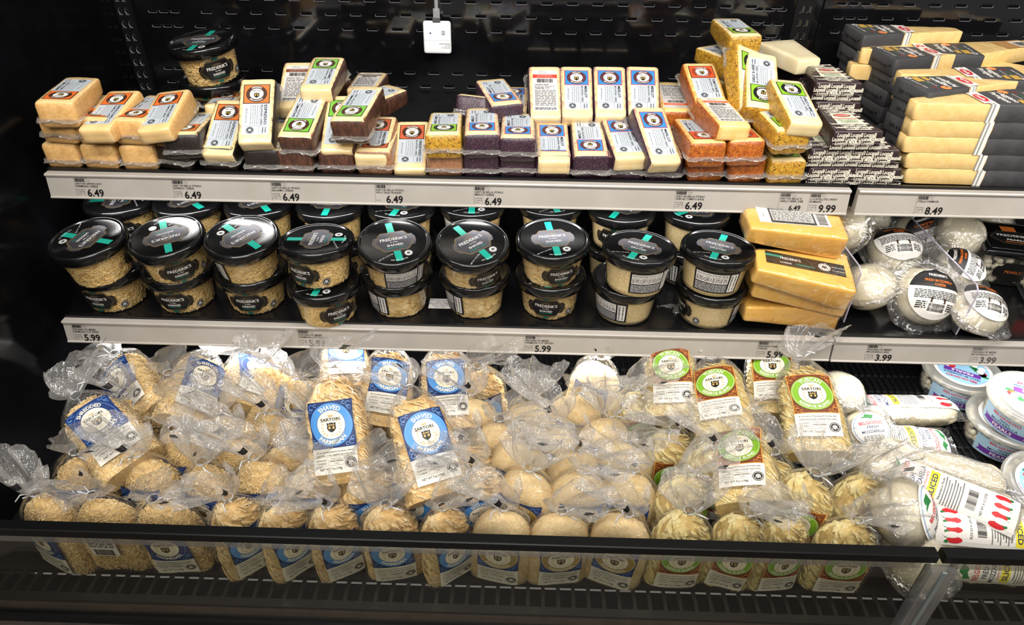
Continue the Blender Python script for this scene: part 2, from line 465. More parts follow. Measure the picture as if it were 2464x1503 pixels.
# ---- shelves: pan with lip, price rail, paper price tickets
def price_ticket(lines, price, small=False, unit=True, seed=1, w=.044, dim=False):
    p = Pr(); G = ink('ticket_grey', 70, 66, 62) if not dim else GREY; D = K if not dim else ink('ticket_dim', 90, 86, 84)
    p.bars(D if not dim else GREY, .0018, -.0072, .0170, -.0022, 26, 2, seed)
    p.text(G, 'SEC 4110', .0185, -.0035, .0017, al='L'); p.text(G, '34 - 00%d' % (seed % 9+1), .0185, -.0062, .0017, al='L')
    p.fine(G, .0018, -.0016, .022, -.0006, 1, 2, seed)
    p.line(G, (.0004, -.001), (.0004, -.032), .00025)
    y = -.0098
    for t in lines: p.text(D, t, .0016, y, .0043, al='L', bold=.008, sx=.92); y -= .0040
    if unit:
        p.text(G, 'UNIT PRICE', .0018, -.0195, .0021, al='L'); p.text(G, '1.22 PER OZ', .0018, -.0226, .0021, al='L'); p.text(G, '5.3 OZ', .0018, -.0258, .0021, al='L')
        p.line(G, (.0125, -.0185), (.0125, -.0275), .0003)
    else: p.text(G, '5.3 OZ', .0018, -.0258, .0021, al='L')
    p.text(D, price, .0165, -.0240, .0160 if not small else .0110, al='L', bold=.022, sx=.95)
    return p
RAILH = .0375
def rail_mesh(L):
    b = MB()
    prof = [(.004, .0005), (-.006, .0005), (-.0075, -.001), (-.0075, -.003), (-.0055, -.0042), (-.0052, -.0052), (-.0105, -RAILH+.003), (-.0125, -RAILH+.0015), (-.0125, -RAILH), (-.006, -RAILH-.0005), (.002, -RAILH), (.004, -RAILH+.002)]
    n = len(prof)
    b.add([(0, y, z) for y, z in prof]+[(L, y, z) for y, z in prof], [(i, i+n, (i+1) % n+n, (i+1) % n) for i in range(n)]+[tuple(range(n)), tuple(range(2*n-1, n-1, -1))], RAILW)
    return b.mesh('price_rail', False)
def rail_map(u, v, h):        # ticket face of the rail
    t = (-.0052-v)/(RAILH-.0082); t = (v+.0052)/(-RAILH+.003+.0052)
    y = -.0052+(-.0053)*t
    return (u, y-h-.0002, v)
def shelf(x0, x1, yf, zf, label, tickets, screws=True):
    L = x1-x0; D = YW-yf
    t = thing('shelf', label, 'shelf', TR(x0, yf, zf), 'steel shelves of the case')
    b = MB(); b.box((L/2, D/2+.004, -.010), (L, D-.008, .016), BLKS)
    b.box((L/2, .0065, .001), (L, .005, .007), BLKS); b.box((L/2, .012, -.024), (L, .006, .02), BLKM)
    ob('shelf_pan', b.mesh('shelf_pan', False), t)
    b = MB()
    for k in range(int(L/.05)):
        if k % 2: continue
        b.box((.03+k*.05, D-.05, -.0018), (.02, .0016, .001), STEEL)
    rl = ob('price_rail', rail_mesh(L), t)
    led = MB(); led.box((L/2, .040, -.0205), (L-.05, .016, .005), RAILW); hs = ob('light_housing', led.mesh('light_housing', False), t)
    for px, lines, price, kw in tickets:
        X = atx(px, yf-.008, zf-.018).x-x0
        tk = price_ticket(lines, price, **kw)
        ob('price_ticket', tk.mesh('price_ticket', lambda u, v, h, X=X: rail_map(u+X, v-.0045, h), .00006), rl)
    return t
shelf(0, SL, 0, 0, 'upper black shelf with grey price rail carrying the 6.49 and 9.99 tickets', [
    (180, ['SARTORI SARVECCHIO', 'PARMESAN CHEESE'], '6.49', dict(seed=1)),
    (415, ['SARTORI BELLA VITANO', 'ESPRESSO CHEESE'], '6.49', dict(seed=2)),
    (652, ['SARTORI BELLA VITANO', 'BALSAMIC CHEESE'], '6.49', dict(seed=3)),
    (902, ['SARTORI BELLA VITANO', 'WDG TENN WHISKEY'], '6.49', dict(seed=4, unit=False)),
    (1140, ['SARTORI BELLA VITANO', 'MERLOT CHEESE'], '6.49', dict(seed=5)),
    (1624, ['SARTORI BELLA VITANO', 'WEDGE TOMATO BASIL'], '6.49', dict(seed=6)),
    (1874, ['SARTORI BELLA VI', 'GARLIC HERB CHEE'], '6.49', dict(seed=7, small=True, unit=False)),
    (1946, ['LOCATELLI PECORINO', 'ROMANO'], '9.99', dict(seed=8))])
shelf(SL+.012, XR, 0, 0, 'black shelf under the paper-wrapped wedges, its price rail showing 8.49', [
    (2204, ['STELLA PARMIGIA'], '8.49', dict(seed=9))])
shelf(0, SL, YM, ZM, 'middle black shelf with grey price rail carrying the 5.99 tickets', [
    (174, ['FREDERIKS BY MEIJER', 'PARMESAN CUP SHRED'], '5.99', dict(seed=11)),
    (717, ['FREDERIKS BY MEIJER', 'PARMESAN CUP SHAVED'], '5.99', dict(seed=12)),
    (1262, ['FREDERIKS BY MEIJER', 'PARMESAN CUP GRATED'], '5.99', dict(seed=13)),
    (1822, ['FREDERIKS PARMESAN', 'WEDGE'], '5.99', dict(seed=14))])
shelf(SL+.003, XR, YM, ZM-.001, 'black shelf under the mozzarella pouches, its price rail showing two 3.99 tickets', [
    (2084, ['FREDERIKS BY MEIJER', 'MOZZARELLA BALL'], '3.99', dict(seed=15)),
    (2336, ['FREDERIKS BY MEIJER', 'MOZZARELLA LOG'], '3.99', dict(seed=16, dim=True))])
# load notice stuck on the middle shelf
p = Pr(); p.rect(WH, -.019, -.014, .019, .014, 0)
for i, t in enumerate(('MAXIMUM LOAD', '200 LBS', 'CAPACIDAD MAXIMA', 'DE CARGA', '200 LBS')):
    p.text(ink('notice', 62, 70, 110), t, 0, .0098-.0049*i, .0054, sx=.86 if len(t) > 8 else 1)
q = pt(1060, 728, Z=ZM); thing('load_notice', 'white maximum load notice stuck on the shelf between cups', 'sign', TR(q.x, q.y, ZM-.0018, 0), None, p.mesh('load_notice', lambda u, v, h: (u, v, h), .0001))

# ---- bottom deck with ribbed mat
b = MB(); b.box(((XL+XR)/2, (YW-.385)/2, ZD-.012), (XR-XL, YW+.385, .014), BLKM)
deck = thing('deck_tray', 'black ribbed deck tray under the cheese bags and mozzarella logs', 'tray'); ob('tray_base', b.mesh('tray_base', False), deck)
b = MB(); b.box((0, 0, 0), (.0032, .60, .005), mat('mat_black', rgb(20, 20, 21), .28, .5)); RIB = b.mesh('rib', False)
x = .02; i = 0
while x < XR-.02:
    if x > .55: ob('rib', RIB, deck, TR(x, .07, ZD-.0028))
    x += .0125
b = MB(); b.box((0, 0, 0), (.0085, .004, .0022), mat('mat_gloss', rgb(34, 34, 36), .12, .7)); 
me = MB()
for j in range(13):
    for i in range(int((XR-.6)/.0125)):
        me.box((.60+i*.0125+.00625, -.20+j*.046, ZD-.0015), (.0080, .0045, .0026), MATS['mat_gloss'])
ob('mat_bridges', me.mesh('mat_bridges', False), deck, None, 'stuff')

b = MB(); b.box((.9, -2.3, -.96), (7, 3.4, .04), mat('aisle_floor', rgb(122, 112, 102), .35, .4, var=rgb(108, 98, 90), vs=3)); struct('floor', b.mesh('floor', False))
# ---- return air grille, sill, glass front
g = thing('air_grille', 'black return air grille with square openings behind the glass', 'grille', TR(0, -.412, ZD-.006))
b = MB(); b.box(((XL+XR)/2, .021, 0), (XR-XL, .008, .006), GRILL); ob('frame_bar', b.mesh('frame_bar', False), g)
b = MB(); b.box(((XL+XR)/2, -.022, 0), (XR-XL, .012, .006), GRILL); ob('frame_bar', b.mesh('frame_bar', False), g)
b = MB(); b.box(((XL+XR)/2, 0, -.03), (XR-XL, .06, .004), VOID); ob('duct_floor', b.mesh('duct_floor', False), g)
b = MB(); b.box((0, 0, 0), (.0050, .036, .005), GRILL); BAR = b.mesh('grille_bar', False)
x = XL+.01
while x < XR: ob('grille_bar', BAR, g, TR(x, 0, 0)); x += .0212
b = MB()
prof = [(-.438, ZD-.009), (-.452, ZD-.005), (-.470, ZD-.005), (-.492, ZD-.012), (-.56, ZD-.018), (-.60, ZD-.05), (-.60, ZD-.12), (-.438, ZD-.12)]
n = len(prof)
b.add([(XL, y, z) for y, z in prof]+[(XR, y, z) for y, z in prof], [(i, i+n, (i+1) % n+n, (i+1) % n) for i in range(n)]+[tuple(range(n)), tuple(range(2*n-1, n-1, -1))], SILL)
s_ = thing('front_sill', 'brown textured sill along the foot of the glass front', 'sill', None, None, b.mesh('front_sill', False))
b = MB(); b.box(((XL+XR)/2, -.4655, ZD+.0015), (XR-XL, .012, .013), BLKM); thing('glass_channel', 'black channel holding the lower edge of the glass', 'channel', None, None, b.mesh('glass_channel', False))
GLASS = clear('front_glass', (.82, .82, .77), .0, .95, .03, fres=True, veil=.0, veilcol=(.8, .8, .78, 1))
GEDGE = mat('glass_edge', rgb(120, 128, 126), .2, .6)
XJ = SL+.006
for x0, x1, lab in ((XL+.002, XJ-.004, 'clear glass front below the long black hand rail'), (XJ+.004, XR, 'clear glass front beside the joint post, before the sliced logs')):
    t = thing('display_glass', lab, 'glass panel', TR(0, YB-.012, 0))
    b = MB(); b.box(((x0+x1)/2, 0, (ZB-.014+ZD+.008)/2), (x1-x0, .004, ZB-.022-ZD), GLASS); ob('pane', b.mesh('pane', False), t)
    b = MB()
    P = [(-.0075, -.001), (-.006, 0), (.006, 0), (.0075, -.002), (.0075, -.012), (.006, -.014), (-.006, -.014), (-.0075, -.012)]; n = len(P)
    e = .014
    b.add([(x0, y, ZB+z) for y, z in P]+[(x1, y, ZB+z) for y, z in P], [(i, i+n, (i+1) % n+n, (i+1) % n) for i in range(n)]+[tuple(range(n)), tuple(range(2*n-1, n-1, -1))], mat('hand_rail_black', rgb(9, 10, 11), .35, .25))
    ob('hand_rail', b.mesh('hand_rail', False), t)
    b = MB(); b.box(((x0+x1)/2, -.003, ZB-.0195), (x1-x0-.03, .006, .010), clear('rail_strip', (.72, .72, .68), .05, .5, .1, veil=.06)); ob('clear_strip', b.mesh('clear_strip', False), t)
    if x1 < XR:
        ed = MB(); ed.box((x1-.001, 0, (ZB+ZD)/2-.01), (.003, .006, .16), GEDGE); ob('pane_edge', ed.mesh('pane_edge', False), t)
b = MB()
POST = clear('post_clear', (.86, .87, .88), .12, .6, .12, veil=.10, veilcol=(.75, .75, .76, 1))
b.box((0, 0, 0), (.026, .010, .185), POST); b.box((-.0135, 0, 0), (.003, .013, .185), POST); b.box((.0135, 0, 0), (.003, .013, .185), POST); b.box((0, -.006, 0), (.005, .003, .185), GEDGE)
thing('joint_post', 'grey clear plastic post joining the two glass fronts', 'post', TR(XJ+.004, YB-.022, (ZB+ZD)/2-.012), None, b.mesh('joint_post', False))

# ---- hanging temperature sensor
SENS = mat('sensor_white', rgb(238, 240, 244), .35, .4); CLIPM = clear('clip_plastic', (.93, .96, 1), .15, .6, .1, veil=.35)
q = pt(1052, 92, Y=.385)
t = thing('temperature_sensor', 'white square temperature sensor hanging on a clear clip on the back panel', 'sensor', TR(q.x, q.y, q.z-.028, 0, radians(-6)))
b = MB(); vs, fs = rbox(.052, .011, .058, .005, (3, 1, 3)); b.add(vs, fs, SENS); ob('body', b.mesh('body'), t)
p = Pr(); p.ell(ink('sensor_blue', 60, 80, 110), -.012, .037, .0016); p.rect(GREY, .009, .034, .015, .041, 1); p.ell(SENS, .012, .0375, .0022, None, 2); p.ell(K, .012, .0375, .0011, None, 3)
p.text(GREY, 'SMARTSENSE', .0035, .0185, .0038, al='L', fit=.020); p.text(GREY, 'by DIGI', .0235, .0155, .003, al='R'); p.text(GREY, 'B2 SENSOR', .0235, .0118, .003, al='R')
p.line(GREY, (-.024, .0245), (.024, .0245), .0002, 1)
ob('face_print', p.mesh('face_print', lambda u, v, h: (u, -.0056-h, v)), t)
b = MB(); b.box((0, 0, .060), (.014, .0145, .007), STEEL); ob('metal_crimp', b.mesh('metal_crimp', False), t)
b = MB(); b.box((0, 0, .070), (.012, .003, .018), CLIPM); b.box((0, .002, .088), (.006, .003, .026), CLIPM); b.box((0, .004, .104), (.009, .008, .010), SENS); ob('strap_clip', b.mesh('strap_clip', False), t)

# ================================================================ small wrapped cheese wedges
CREAM = (rgb(244, 221, 170), rgb(236, 207, 150))
def cream(name, edge=None, c=CREAM): 
    return mat('cheese_'+name, c[0], .42, .4, coat=.9, coatr=.06, var=c[1], vs=60, vamt=.2, bump2=(.55, 55, .004), edge=edge, sub=.12)
SEAMF = clear('crimped_film', (1, 1, 1), .16, .75, .12, bump=.8, bs=160, bdist=.003, veil=.26, veilcol=(.85, .82, .78, 1))
KINDS = {
 'sarvecchio': dict(col=(228, 108, 44), rind=mat('rind_sarvecchio', rgb(228, 184, 120), .5, .4, coat=.4, var=rgb(214, 164, 98), vs=240, bump=.5, bs=600), body=cream('sarvecchio', None, (rgb(242, 208, 150), rgb(236, 196, 132))), name='SARVECCHIO', sub='PARMESAN CHEESE', words='tan parmesan'),
 'espresso': dict(col=(206, 112, 52), rind=mat('rind_espresso', rgb(38, 26, 21), .5, .4, coat=.8, coatr=.08, var=rgb(20, 15, 13), vs=280, speck=[(rgb(150, 110, 70), 288, .70)], bump=.5, bs=780), body=cream('espresso', (rgb(84, 50, 28), .0215, .0285)), name='ESPRESSO', sub='BELLAVITANO CHEESE', words='coffee-rubbed'),
 'balsamic': dict(col=(112, 176, 62), rind=mat('rind_balsamic', rgb(98, 62, 46), .45, .4, coat=.8, coatr=.08, var=rgb(66, 42, 34), vs=180, speck=[(rgb(150, 116, 92), 384, .66)], bump=.6, bs=660, stretch=(1, 1, .35)), body=cream('balsamic', (rgb(130, 82, 52), .0220, .0290)), name='BALSAMIC', sub='BELLAVITANO CHEESE', words='balsamic brown-rinded'),
 'whiskey': dict(col=(196, 96, 62), rind=mat('rind_whiskey', rgb(164, 118, 84), .45, .4, coat=.8, coatr=.08, var=rgb(140, 96, 66), vs=160, bump=.5, bs=600), body=cream('whiskey', (rgb(190, 140, 90), .0225, .029)), name='TENNESSEE WHISKEY', sub='BELLAVITANO CHEESE', words='tan-rinded'),
 'merlot': dict(col=(58, 130, 196), rind=mat('rind_merlot', rgb(66, 38, 54), .42, .4, coat=.8, coatr=.08, var=rgb(42, 24, 38), vs=200, speck=[(rgb(190, 160, 170), 736, .63)], bump=.6, bs=660), body=cream('merlot', (rgb(150, 88, 104), .0190, .0300)), name='MERLOT', sub='BELLAVITANO CHEESE', words='purple-rinded'),
 'tomato': dict(col=(226, 84, 44), rind=mat('rind_tomato', rgb(198, 112, 34), .42, .4, coat=.8, coatr=.08, var=rgb(160, 76, 22), vs=160, speck=[(rgb(44, 26, 16), 544, .58)], bump=.6, bs=660), body=cream('tomato', (rgb(222, 140, 50), .0175, .0290), (rgb(244, 216, 152), rgb(238, 198, 118))), name='TOMATO BASIL', sub='BELLAVITANO CHEESE', words='orange herb-rinded'),
 'garlic': dict(col=(132, 180, 44), rind=mat('rind_garlic', rgb(206, 160, 52), .42, .4, coat=.8, coatr=.08, var=rgb(176, 126, 34), vs=160, speck=[(rgb(40, 34, 20), 512, .565)], bump=.6, bs=660), body=cream('garlic', (rgb(206, 160, 60), .0200, .0300), (rgb(246, 228, 180), rgb(240, 218, 160))), name='GARLIC & HERB', sub='BELLAVITANO CHEESE', words='green-flecked garlic'),
}
BWd, BLn, T0, T1 = .0555, .112, .0405, .025
def block_label(kind):
    d = KINDS[kind]; p = Pr(); C = ink('lab_'+kind, *d['col']); DK = ink('lab_dark', 44, 30, 24); PB = ink('lab_paper', 188, 196, 205)
    hw = .0195; top = .0425; bot = -.0425; sq = top-.033
    p.rect(PB, -hw, bot, hw, sq, 0, 2, 4); p.rect(K if kind != 'merlot' else ink('lab_red', 208, 70, 60), -hw, sq, hw, top, 0, 2, 2); p.rect(C, -hw+.0012, sq+.0012, hw-.0012, top-.0012, 1, 2, 2)
    cu, cv = 0, (sq+top)/2
    p.ell(WH, cu, cv, .0150, .0138, 2, 28, 1)
    q = ink('lab_ring', 70, 42, 32) if kind in ('espresso', 'sarvecchio', 'whiskey', 'balsamic') else ink('lab_ringm', 92, 48, 54) if kind == 'merlot' else ink('lab_ringt', 150, 60, 40) if kind == 'tomato' else K
    p.ring(q, cu, cv, .0105, .0150, 3, 32, .92); p.ring(K, cu, cv, .0150, .0154, 3, 32, .92); p.ring(K, cu, cv, .0100, .0104, 4, 32, .92)
    p.arc(WH, d['name'][:9], cu, cv, .0127, .0036, True, .02, 5, .92); p.arc(WH, 'BELLAVITANO', cu, cv, .0127, .0032, False, .02, 5, .92)
    p.text(K, 'SARTORI', cu, cv+.0052, .0030, bold=.02, k=4); crest(p, cu, cv-.002, .0080, K, ink('lab_crest', 182, 158, 74), 4)
    r = -pi/2
    p.text(K, d['name'], .0142, sq-.002, .0058, r, 'L', .018, min(.036, .0042*len(d['name'])), 3)
    p.text(K, d['sub'], .0086, sq-.002, .0042, r, 'L', .005, .034, 3)
    p.line(GREY, (.0054, sq-.001), (.0054, bot+.0015), .0003); p.line(GREY, (-hw+.001, bot+.0145), (hw-.001, bot+.0145), .0003)
    for i, t in enumerate(('Deeply roasted and rubbed by hand this', 'creamy, nutty wheel has a smooth finish', 'with a bold, savory taste to enjoy', 'on its own or with a favorite pairing')):
        p.text(GREY, t, .0026-.0032*i, sq-.0022, .0023, r, 'L', 0, .033, 3)
    p.text(GREY, 'NET WT 150g (5.3oz)', -.0136, sq-.008, .0030, r, 'L', 0, .024, 3)
    seal(p, -.0075, bot+.0074, .0056, K, PB, 3)
    p.text(K, 'AWARD-', .0150, bot+.0122, .0027, r, 'L', .01, .010, 3); p.text(K, 'WINNING', .0110, bot+.0122, .0027, r, 'L', .01, .010, 3)
    return p
def back_label(kind):
    p = Pr(); C = ink('back_'+kind, *{'espresso': (120, 62, 36), 'balsamic': (110, 70, 46), 'merlot': (196, 60, 44), 'tomato': (226, 108, 62)}.get(kind, (120, 120, 60)))
    W2 = ink('lab_white', 208, 206, 204); hw, top, bot = .0195, .0425, -.0425
    p.rect(W2, -hw, bot, hw, top, 0, 2, 4); p.rect(C, -hw, top-.0165, hw, top-.009, 1)
    p.text(GREY, 'BEST BY', -.004, top-.003, .0028, k=2); p.text(GREY, '02 AUG 2026', -.004, top-.0062, .0026, k=2)
    p.text(W2, 'The SARTORI family is', 0, top-.0112, .0026, k=2); p.text(W2, 'dedicated to making the finest', 0, top-.0143, .0024, k=2)
    p.bars(K, -.013, top-.0262, .013, top-.0182, 24, 2, 5)
    p.text(K, 'Nutrition Facts', -hw+.003, top-.0305, .0036, al='L', bold=.03, k=2); p.text(K, 'Calories 110', -hw+.003, top-.0375, .0044, al='L', bold=.03, k=2)
    p.fine(GREY, -hw+.003, top-.0355, hw-.003, top-.033, 1, 2, 3); p.fine(GREY, -hw+.003, bot+.010, hw-.003, top-.041, 10, 2, 4); p.fine(K, -hw+.003, bot+.002, hw-.003, bot+.007, 2, 2, 6)
    return p
_blk = {}
def block_meshes(kind):
    if kind in _blk: return _blk[kind]
    d = KINDS[kind]; out = []
    for var in range(2):
        vs, fs = rbox(BWd, BLn, T0, .0075, (4, 7, 2)); v2 = []
        for p in vs:
            t = (p.y+BLn/2)/BLn; th = T0+(T1-T0)*t
            z = T0-(T0-p.z)/T0*th
            wv = 1-.07*t
            n = nz3(p.x*40, p.y*30, z*40, var+3)*.0012
            x = p.x*wv*(1+n*8)
            # a soft sag of the film bulge at the rind end
            v2.append(V((x, p.y+n*1.2, z+n*.6 if abs(z-T0) > .001 else z)))
        bo, ri = MB(), MB()
        ub, ur = {}, {}
        def put(mb, used, f, m):
            idx = []
            for i in f:
                if i not in used: used[i] = len(mb.v); mb.v.append(tuple(v2[i]))
                idx.append(used[i])
            mb.f.append(tuple(idx)); mb.m.append(mb.mi(m))
        for f in fs:
            c = sum((vs[i] for i in f), V((0, 0, 0)))/len(f)
            side = abs(c.x) > BWd/2-.0026; end = c.y < -BLn/2+.0026
            if side or end: put(ri, ur, f, d['rind'])
            else: put(bo, ub, f, d['body'])
        # crimped seam of the film around the rind end
        sm = MB(); hz = T0*(.36 if var == 0 else .30); q = random.Random(var+11); path = []
        for i in range(8): path.append((-BWd/2-.0005, -BLn/2+.030-.004*i+.001, -1, 0))
        for i in range(17): path.append((-BWd/2+BWd*i/16, -BLn/2-.0005, 0, -1))
        for i in range(8): path.append((BWd/2+.0005, -BLn/2+.004*i+.002, 1, 0))
        n = len(path); rows = []
        for r_ in range(4):
            row = []
            for i, (x, y, nx, ny) in enumerate(path):
                e = sin(pi*i/(n-1))**.4
                o_ = [-.0004, .0016, .0040, .0058][r_]*e*(.7+.6*q.random()); zz = hz+[-.0012, -.0002, .0010, .0004][r_]+.0016*(q.random()-.5)+.002*sin(i*.5+var)
                row.append((x+nx*o_+(.001*q.random() if r_ else 0), y+ny*o_, zz))
            rows.append(row)
        sm.add([p for row in rows for p in row], [(j*n+i, j*n+i+1, (j+1)*n+i+1, (j+1)*n+i) for j in range(3) for i in range(n-1)], SEAMF)
        sm.add([(x+nx*.0008, y+ny*.0008, hz+z_+.001*(q.random()-.5)) for z_ in (-.003, .004) for (x, y, nx, ny) in path], [(i, i+1, n+i+1, n+i) for i in range(n-1)], SEAMF)
        out.append((bo.mesh('cheese'), ri.mesh('rind'), sm.mesh('film_seam', False)))
    lab = lambda P, sd: P.mesh('label', lambda u, v, h: (-u, -v-.001, T0+h+.0002))
    _blk[kind] = (out, lab(block_label(kind), 0), lab(back_label(kind), 1))
    return _blk[kind]
NBLK = [0]
def place_block(kind, M, label, group, back=False, seam=True, lab=True):
    out, fl, bl = block_meshes(kind); NBLK[0] += 1
    bo, ri, sm = out[NBLK[0] % 2]
    t = thing('cheese_wedge', label, 'cheese', M, group)
    ob('cheese', bo, t); ob('rind', ri, t)
    if seam: ob('film_seam', sm, t)
    if lab: ob('label', bl if back else fl, t)
    return t
def blk(kind, near, far, Y, label, group=None, flip=False, back=False, roll=0, sgn=1, seam=True):
    """near/far: pixels of the middles of the near and far ends of the upper face; Y: depth of the near end"""
    N = pt(near[0], near[1], Y=Y); a = two_point(near, far, BLn, N, sgn)
    w = a.cross(V((0, 0, 1)))
    if w.length < .2: w = V((1, 0, 0)); w = w-a*w.dot(a)
    w.normalize(); n = w.cross(a)
    if n.y > 0 and n.z < .3: n = -n; w = -w
    if roll:
        rm = Matrix.Rotation(roll, 3, a); w = rm @ w; n = rm @ n
    c = N+a*(BLn/2)-n*T0
    if flip: M = frame(-w, -a, n, c)
    else: M = frame(w, a, n, c)
    return place_block(kind, M, label, group, back, seam)
def blkflat(kind, px, Y, z, label, group=None, yaw=0, flip=False, back=False, lean=0):
    """resting flat, near end at depth Y, underside at z"""
    q = atx(px, Y, z+T0/2)
    M = TR(q.x, q.y+BLn/2*cos(yaw), z, yaw, lean)
    if flip: M = M @ Matrix.Rotation(pi, 4, 'Z')
    return place_block(kind, M, label, group, back)
Hh = T0+.0006
# -- parmesan blocks, three stacks by the end wall
G = 'parmesan wedges stacked by the end wall'
for px, Y, nm in ((150, .012, 'stack against the end wall'), (242, .010, 'middle stack of three'), (332, .010, 'stack beside the coffee wedges')):
    blkflat('sarvecchio', px, Y, .0, 'tan parmesan wedge at the bottom of the '+nm, G, yaw=radians(R.uniform(-5, 2)))
for px, nm in ((145, 'stack against the end wall'), (228, 'middle stack of three'), (318, 'stack beside the coffee wedges')):
    blkflat('sarvecchio', px, .008, Hh, 'tan parmesan wedge in the middle layer of the '+nm, G, yaw=radians(R.uniform(-6, 0)))
blk('sarvecchio', (125, 246), (200, 184), -.006, 'large tan parmesan wedge lying on top against the end wall', G, roll=.05)
blk('sarvecchio', (222, 312), (300, 214), -.012, 'tan parmesan wedge tipped forward on the middle stack, label up', G, flip=True, roll=-.05)
blk('sarvecchio', (365, 312), (418, 214), -.010, 'tan parmesan wedge tilted askew on the stack beside the coffee wedges', G, flip=True, roll=-.12)
# -- espresso
G = 'coffee-rubbed wedges'
blkflat('espresso', 432, .012, 0, 'dark coffee-rubbed wedge lowest beside the parmesan stacks', G, yaw=radians(-12))
blk('espresso', (430, 322), (484, 268), .006, 'dark coffee-rubbed wedge with black end facing out, label up', G)
blkflat('espresso', 530, .012, 0, 'dark coffee-rubbed wedge under the tipped espresso wedge', G, yaw=radians(-4))
blk('espresso', (520, 372), (560, 236), .004, 'cream coffee wedge tipped forward with brown emblem label', G, flip=True)
blk('espresso', (527, 250), (552, 226), .13, 'cream coffee wedge lying behind the tipped ones', G, flip=True)
blkflat('espresso', 628, .008, 0, 'black-ended coffee wedge under the upright espresso wedge', G, yaw=radians(2))
blk('espresso', (612, 345), (620, 186), -.006, 'cream coffee wedge standing nearly upright, full brown label', G, flip=True)
blk('espresso', (702, 258), (722, 146), .10, 'speckled wedge leaning back with brown-banded nutrition label', G, flip=True, back=True)
blk('espresso', (692, 300), (700, 262), .08, 'speckled wedge mostly hidden between the coffee and balsamic wedges', G, flip=True)
# -- balsamic
G = 'brown-rinded balsamic wedges'
blkflat('balsamic', 712, .008, 0, 'brown balsamic wedge lowest beside the coffee wedges', G, yaw=radians(-3))
blk('balsamic', (706, 330), (754, 222), .0, 'brown-ended balsamic wedge resting on top with green label', G)
blk('balsamic', (758, 214), (792, 134), .085, 'balsamic wedge perched highest, green label upright and peeling corner', G, flip=True)
blkflat('balsamic', 752, .135, Hh, 'balsamic wedge under the perched one', G, yaw=radians(-30))
blkflat('balsamic', 808, .012, 0, 'brown balsamic wedge lowest under the green-labelled pair', G)
blk('balsamic', (808, 365), (828, 226), .008, 'balsamic wedge standing behind the tipped green-labelled one', G, flip=True)
blk('balsamic', (832, 290), (886, 206), -.004, 'dark-ended balsamic wedge lying across the top, label reversed', G, roll=-.05)
blk('balsamic', (868, 214), (898, 172), .17, 'balsamic wedge lying far back with nutrition label up', G, flip=True, back=True)
blkflat('balsamic', 888, .10, Hh*.9, 'balsamic wedge showing its side behind the whiskey wedge', G, yaw=radians(-35))
# -- whiskey
G = 'tan-rinded whiskey wedges'
blkflat('whiskey', 900, .010, 0, 'tan whiskey wedge lowest beside the balsamic wedges', G)
blk('whiskey', (890, 375), (916, 276), .006, 'cream whiskey wedge tipped on top of a tan one', G, flip=True)
blk('whiskey', (985, 408), (994, 288), .010, 'cream whiskey wedge standing alone at the front edge', G, flip=True)
blkflat('whiskey', 1070, .010, 0, 'tan-ended whiskey wedge under the herb wedge', G)
blk('garlic', (1066, 322), (1074, 268), .006, 'small yellow herb wedge on the whiskey wedge', 'green-flecked garlic wedges')
# -- merlot
G = 'purple-rinded merlot wedges'
for px, lb in ((1158, 'purple merlot wedge lowest beside the tan whiskey wedge'), (1246, 'purple merlot wedge lowest of the shorter squared stack')):
    blkflat('merlot', px, .010, 0, lb, G)
blk('merlot', (1160, 322), (1160, 258), .004, 'purple-ended merlot wedge on top beside the herb wedge', G)
blk('merlot', (1246, 330), (1246, 270), .004, 'purple-ended merlot wedge on the shorter squared stack', G)
blkflat('merlot', 1150, .11, Hh*.7, 'merlot wedge lying flat behind the squared stacks', G, yaw=radians(-16), back=True, lean=radians(-22))
blk('merlot', (1222, 250), (1178, 188), .095, 'merlot wedge lying diagonally over its neighbours', G)
blk('merlot', (1232, 262), (1236, 206), .13, 'merlot wedge peeking out under the diagonal one', G, flip=True)
for i, px in enumerate((1330, 1426, 1510, 1600)):
    blkflat('merlot', px, .010, 0, 'purple merlot wedge lowest, under the one %s' % ('beside the squared stacks', 'with emblem at the front', 'with the curling label corner', 'beside the orange wedges')[i], G, yaw=radians(1-i*.8))
blk('merlot', (1334, 388), (1326, 290), -.002, 'merlot wedge tipped forward beside the squared stacks', G, flip=True)
blk('merlot', (1424, 374), (1410, 284), .002, 'merlot wedge with purple end out, emblem at the front', G)
blk('merlot', (1520, 380), (1484, 278), .0, 'merlot wedge with a curling label corner', G, flip=True)
blk('merlot', (1606, 392), (1560, 254), -.010, 'merlot wedge tipped forward the furthest, beside the orange wedges', G, flip=True, roll=.08)
for px, bk, lb in ((1312, True, 'merlot wedge leaning upright with red-banded nutrition label'), (1388, False, 'merlot wedge leaning upright beside the nutrition label one'), (1468, False, 'merlot wedge leaning upright, second from the nutrition label one'), (1548, False, 'merlot wedge leaning upright, nearest the orange wedges')):
    blk('merlot', (px+2, 280 if not bk else 284), (px-2, 156), .09, lb, G, flip=True, back=bk)
for px, lb in ((1290, 'the nutrition label wedge'), (1372, 'the first leaning emblem wedge'), (1452, 'the second leaning emblem wedge'), (1530, 'the third leaning emblem wedge')):
    blkflat('merlot', px+8, .155, 0, 'merlot wedge lying low beneath '+lb, G)
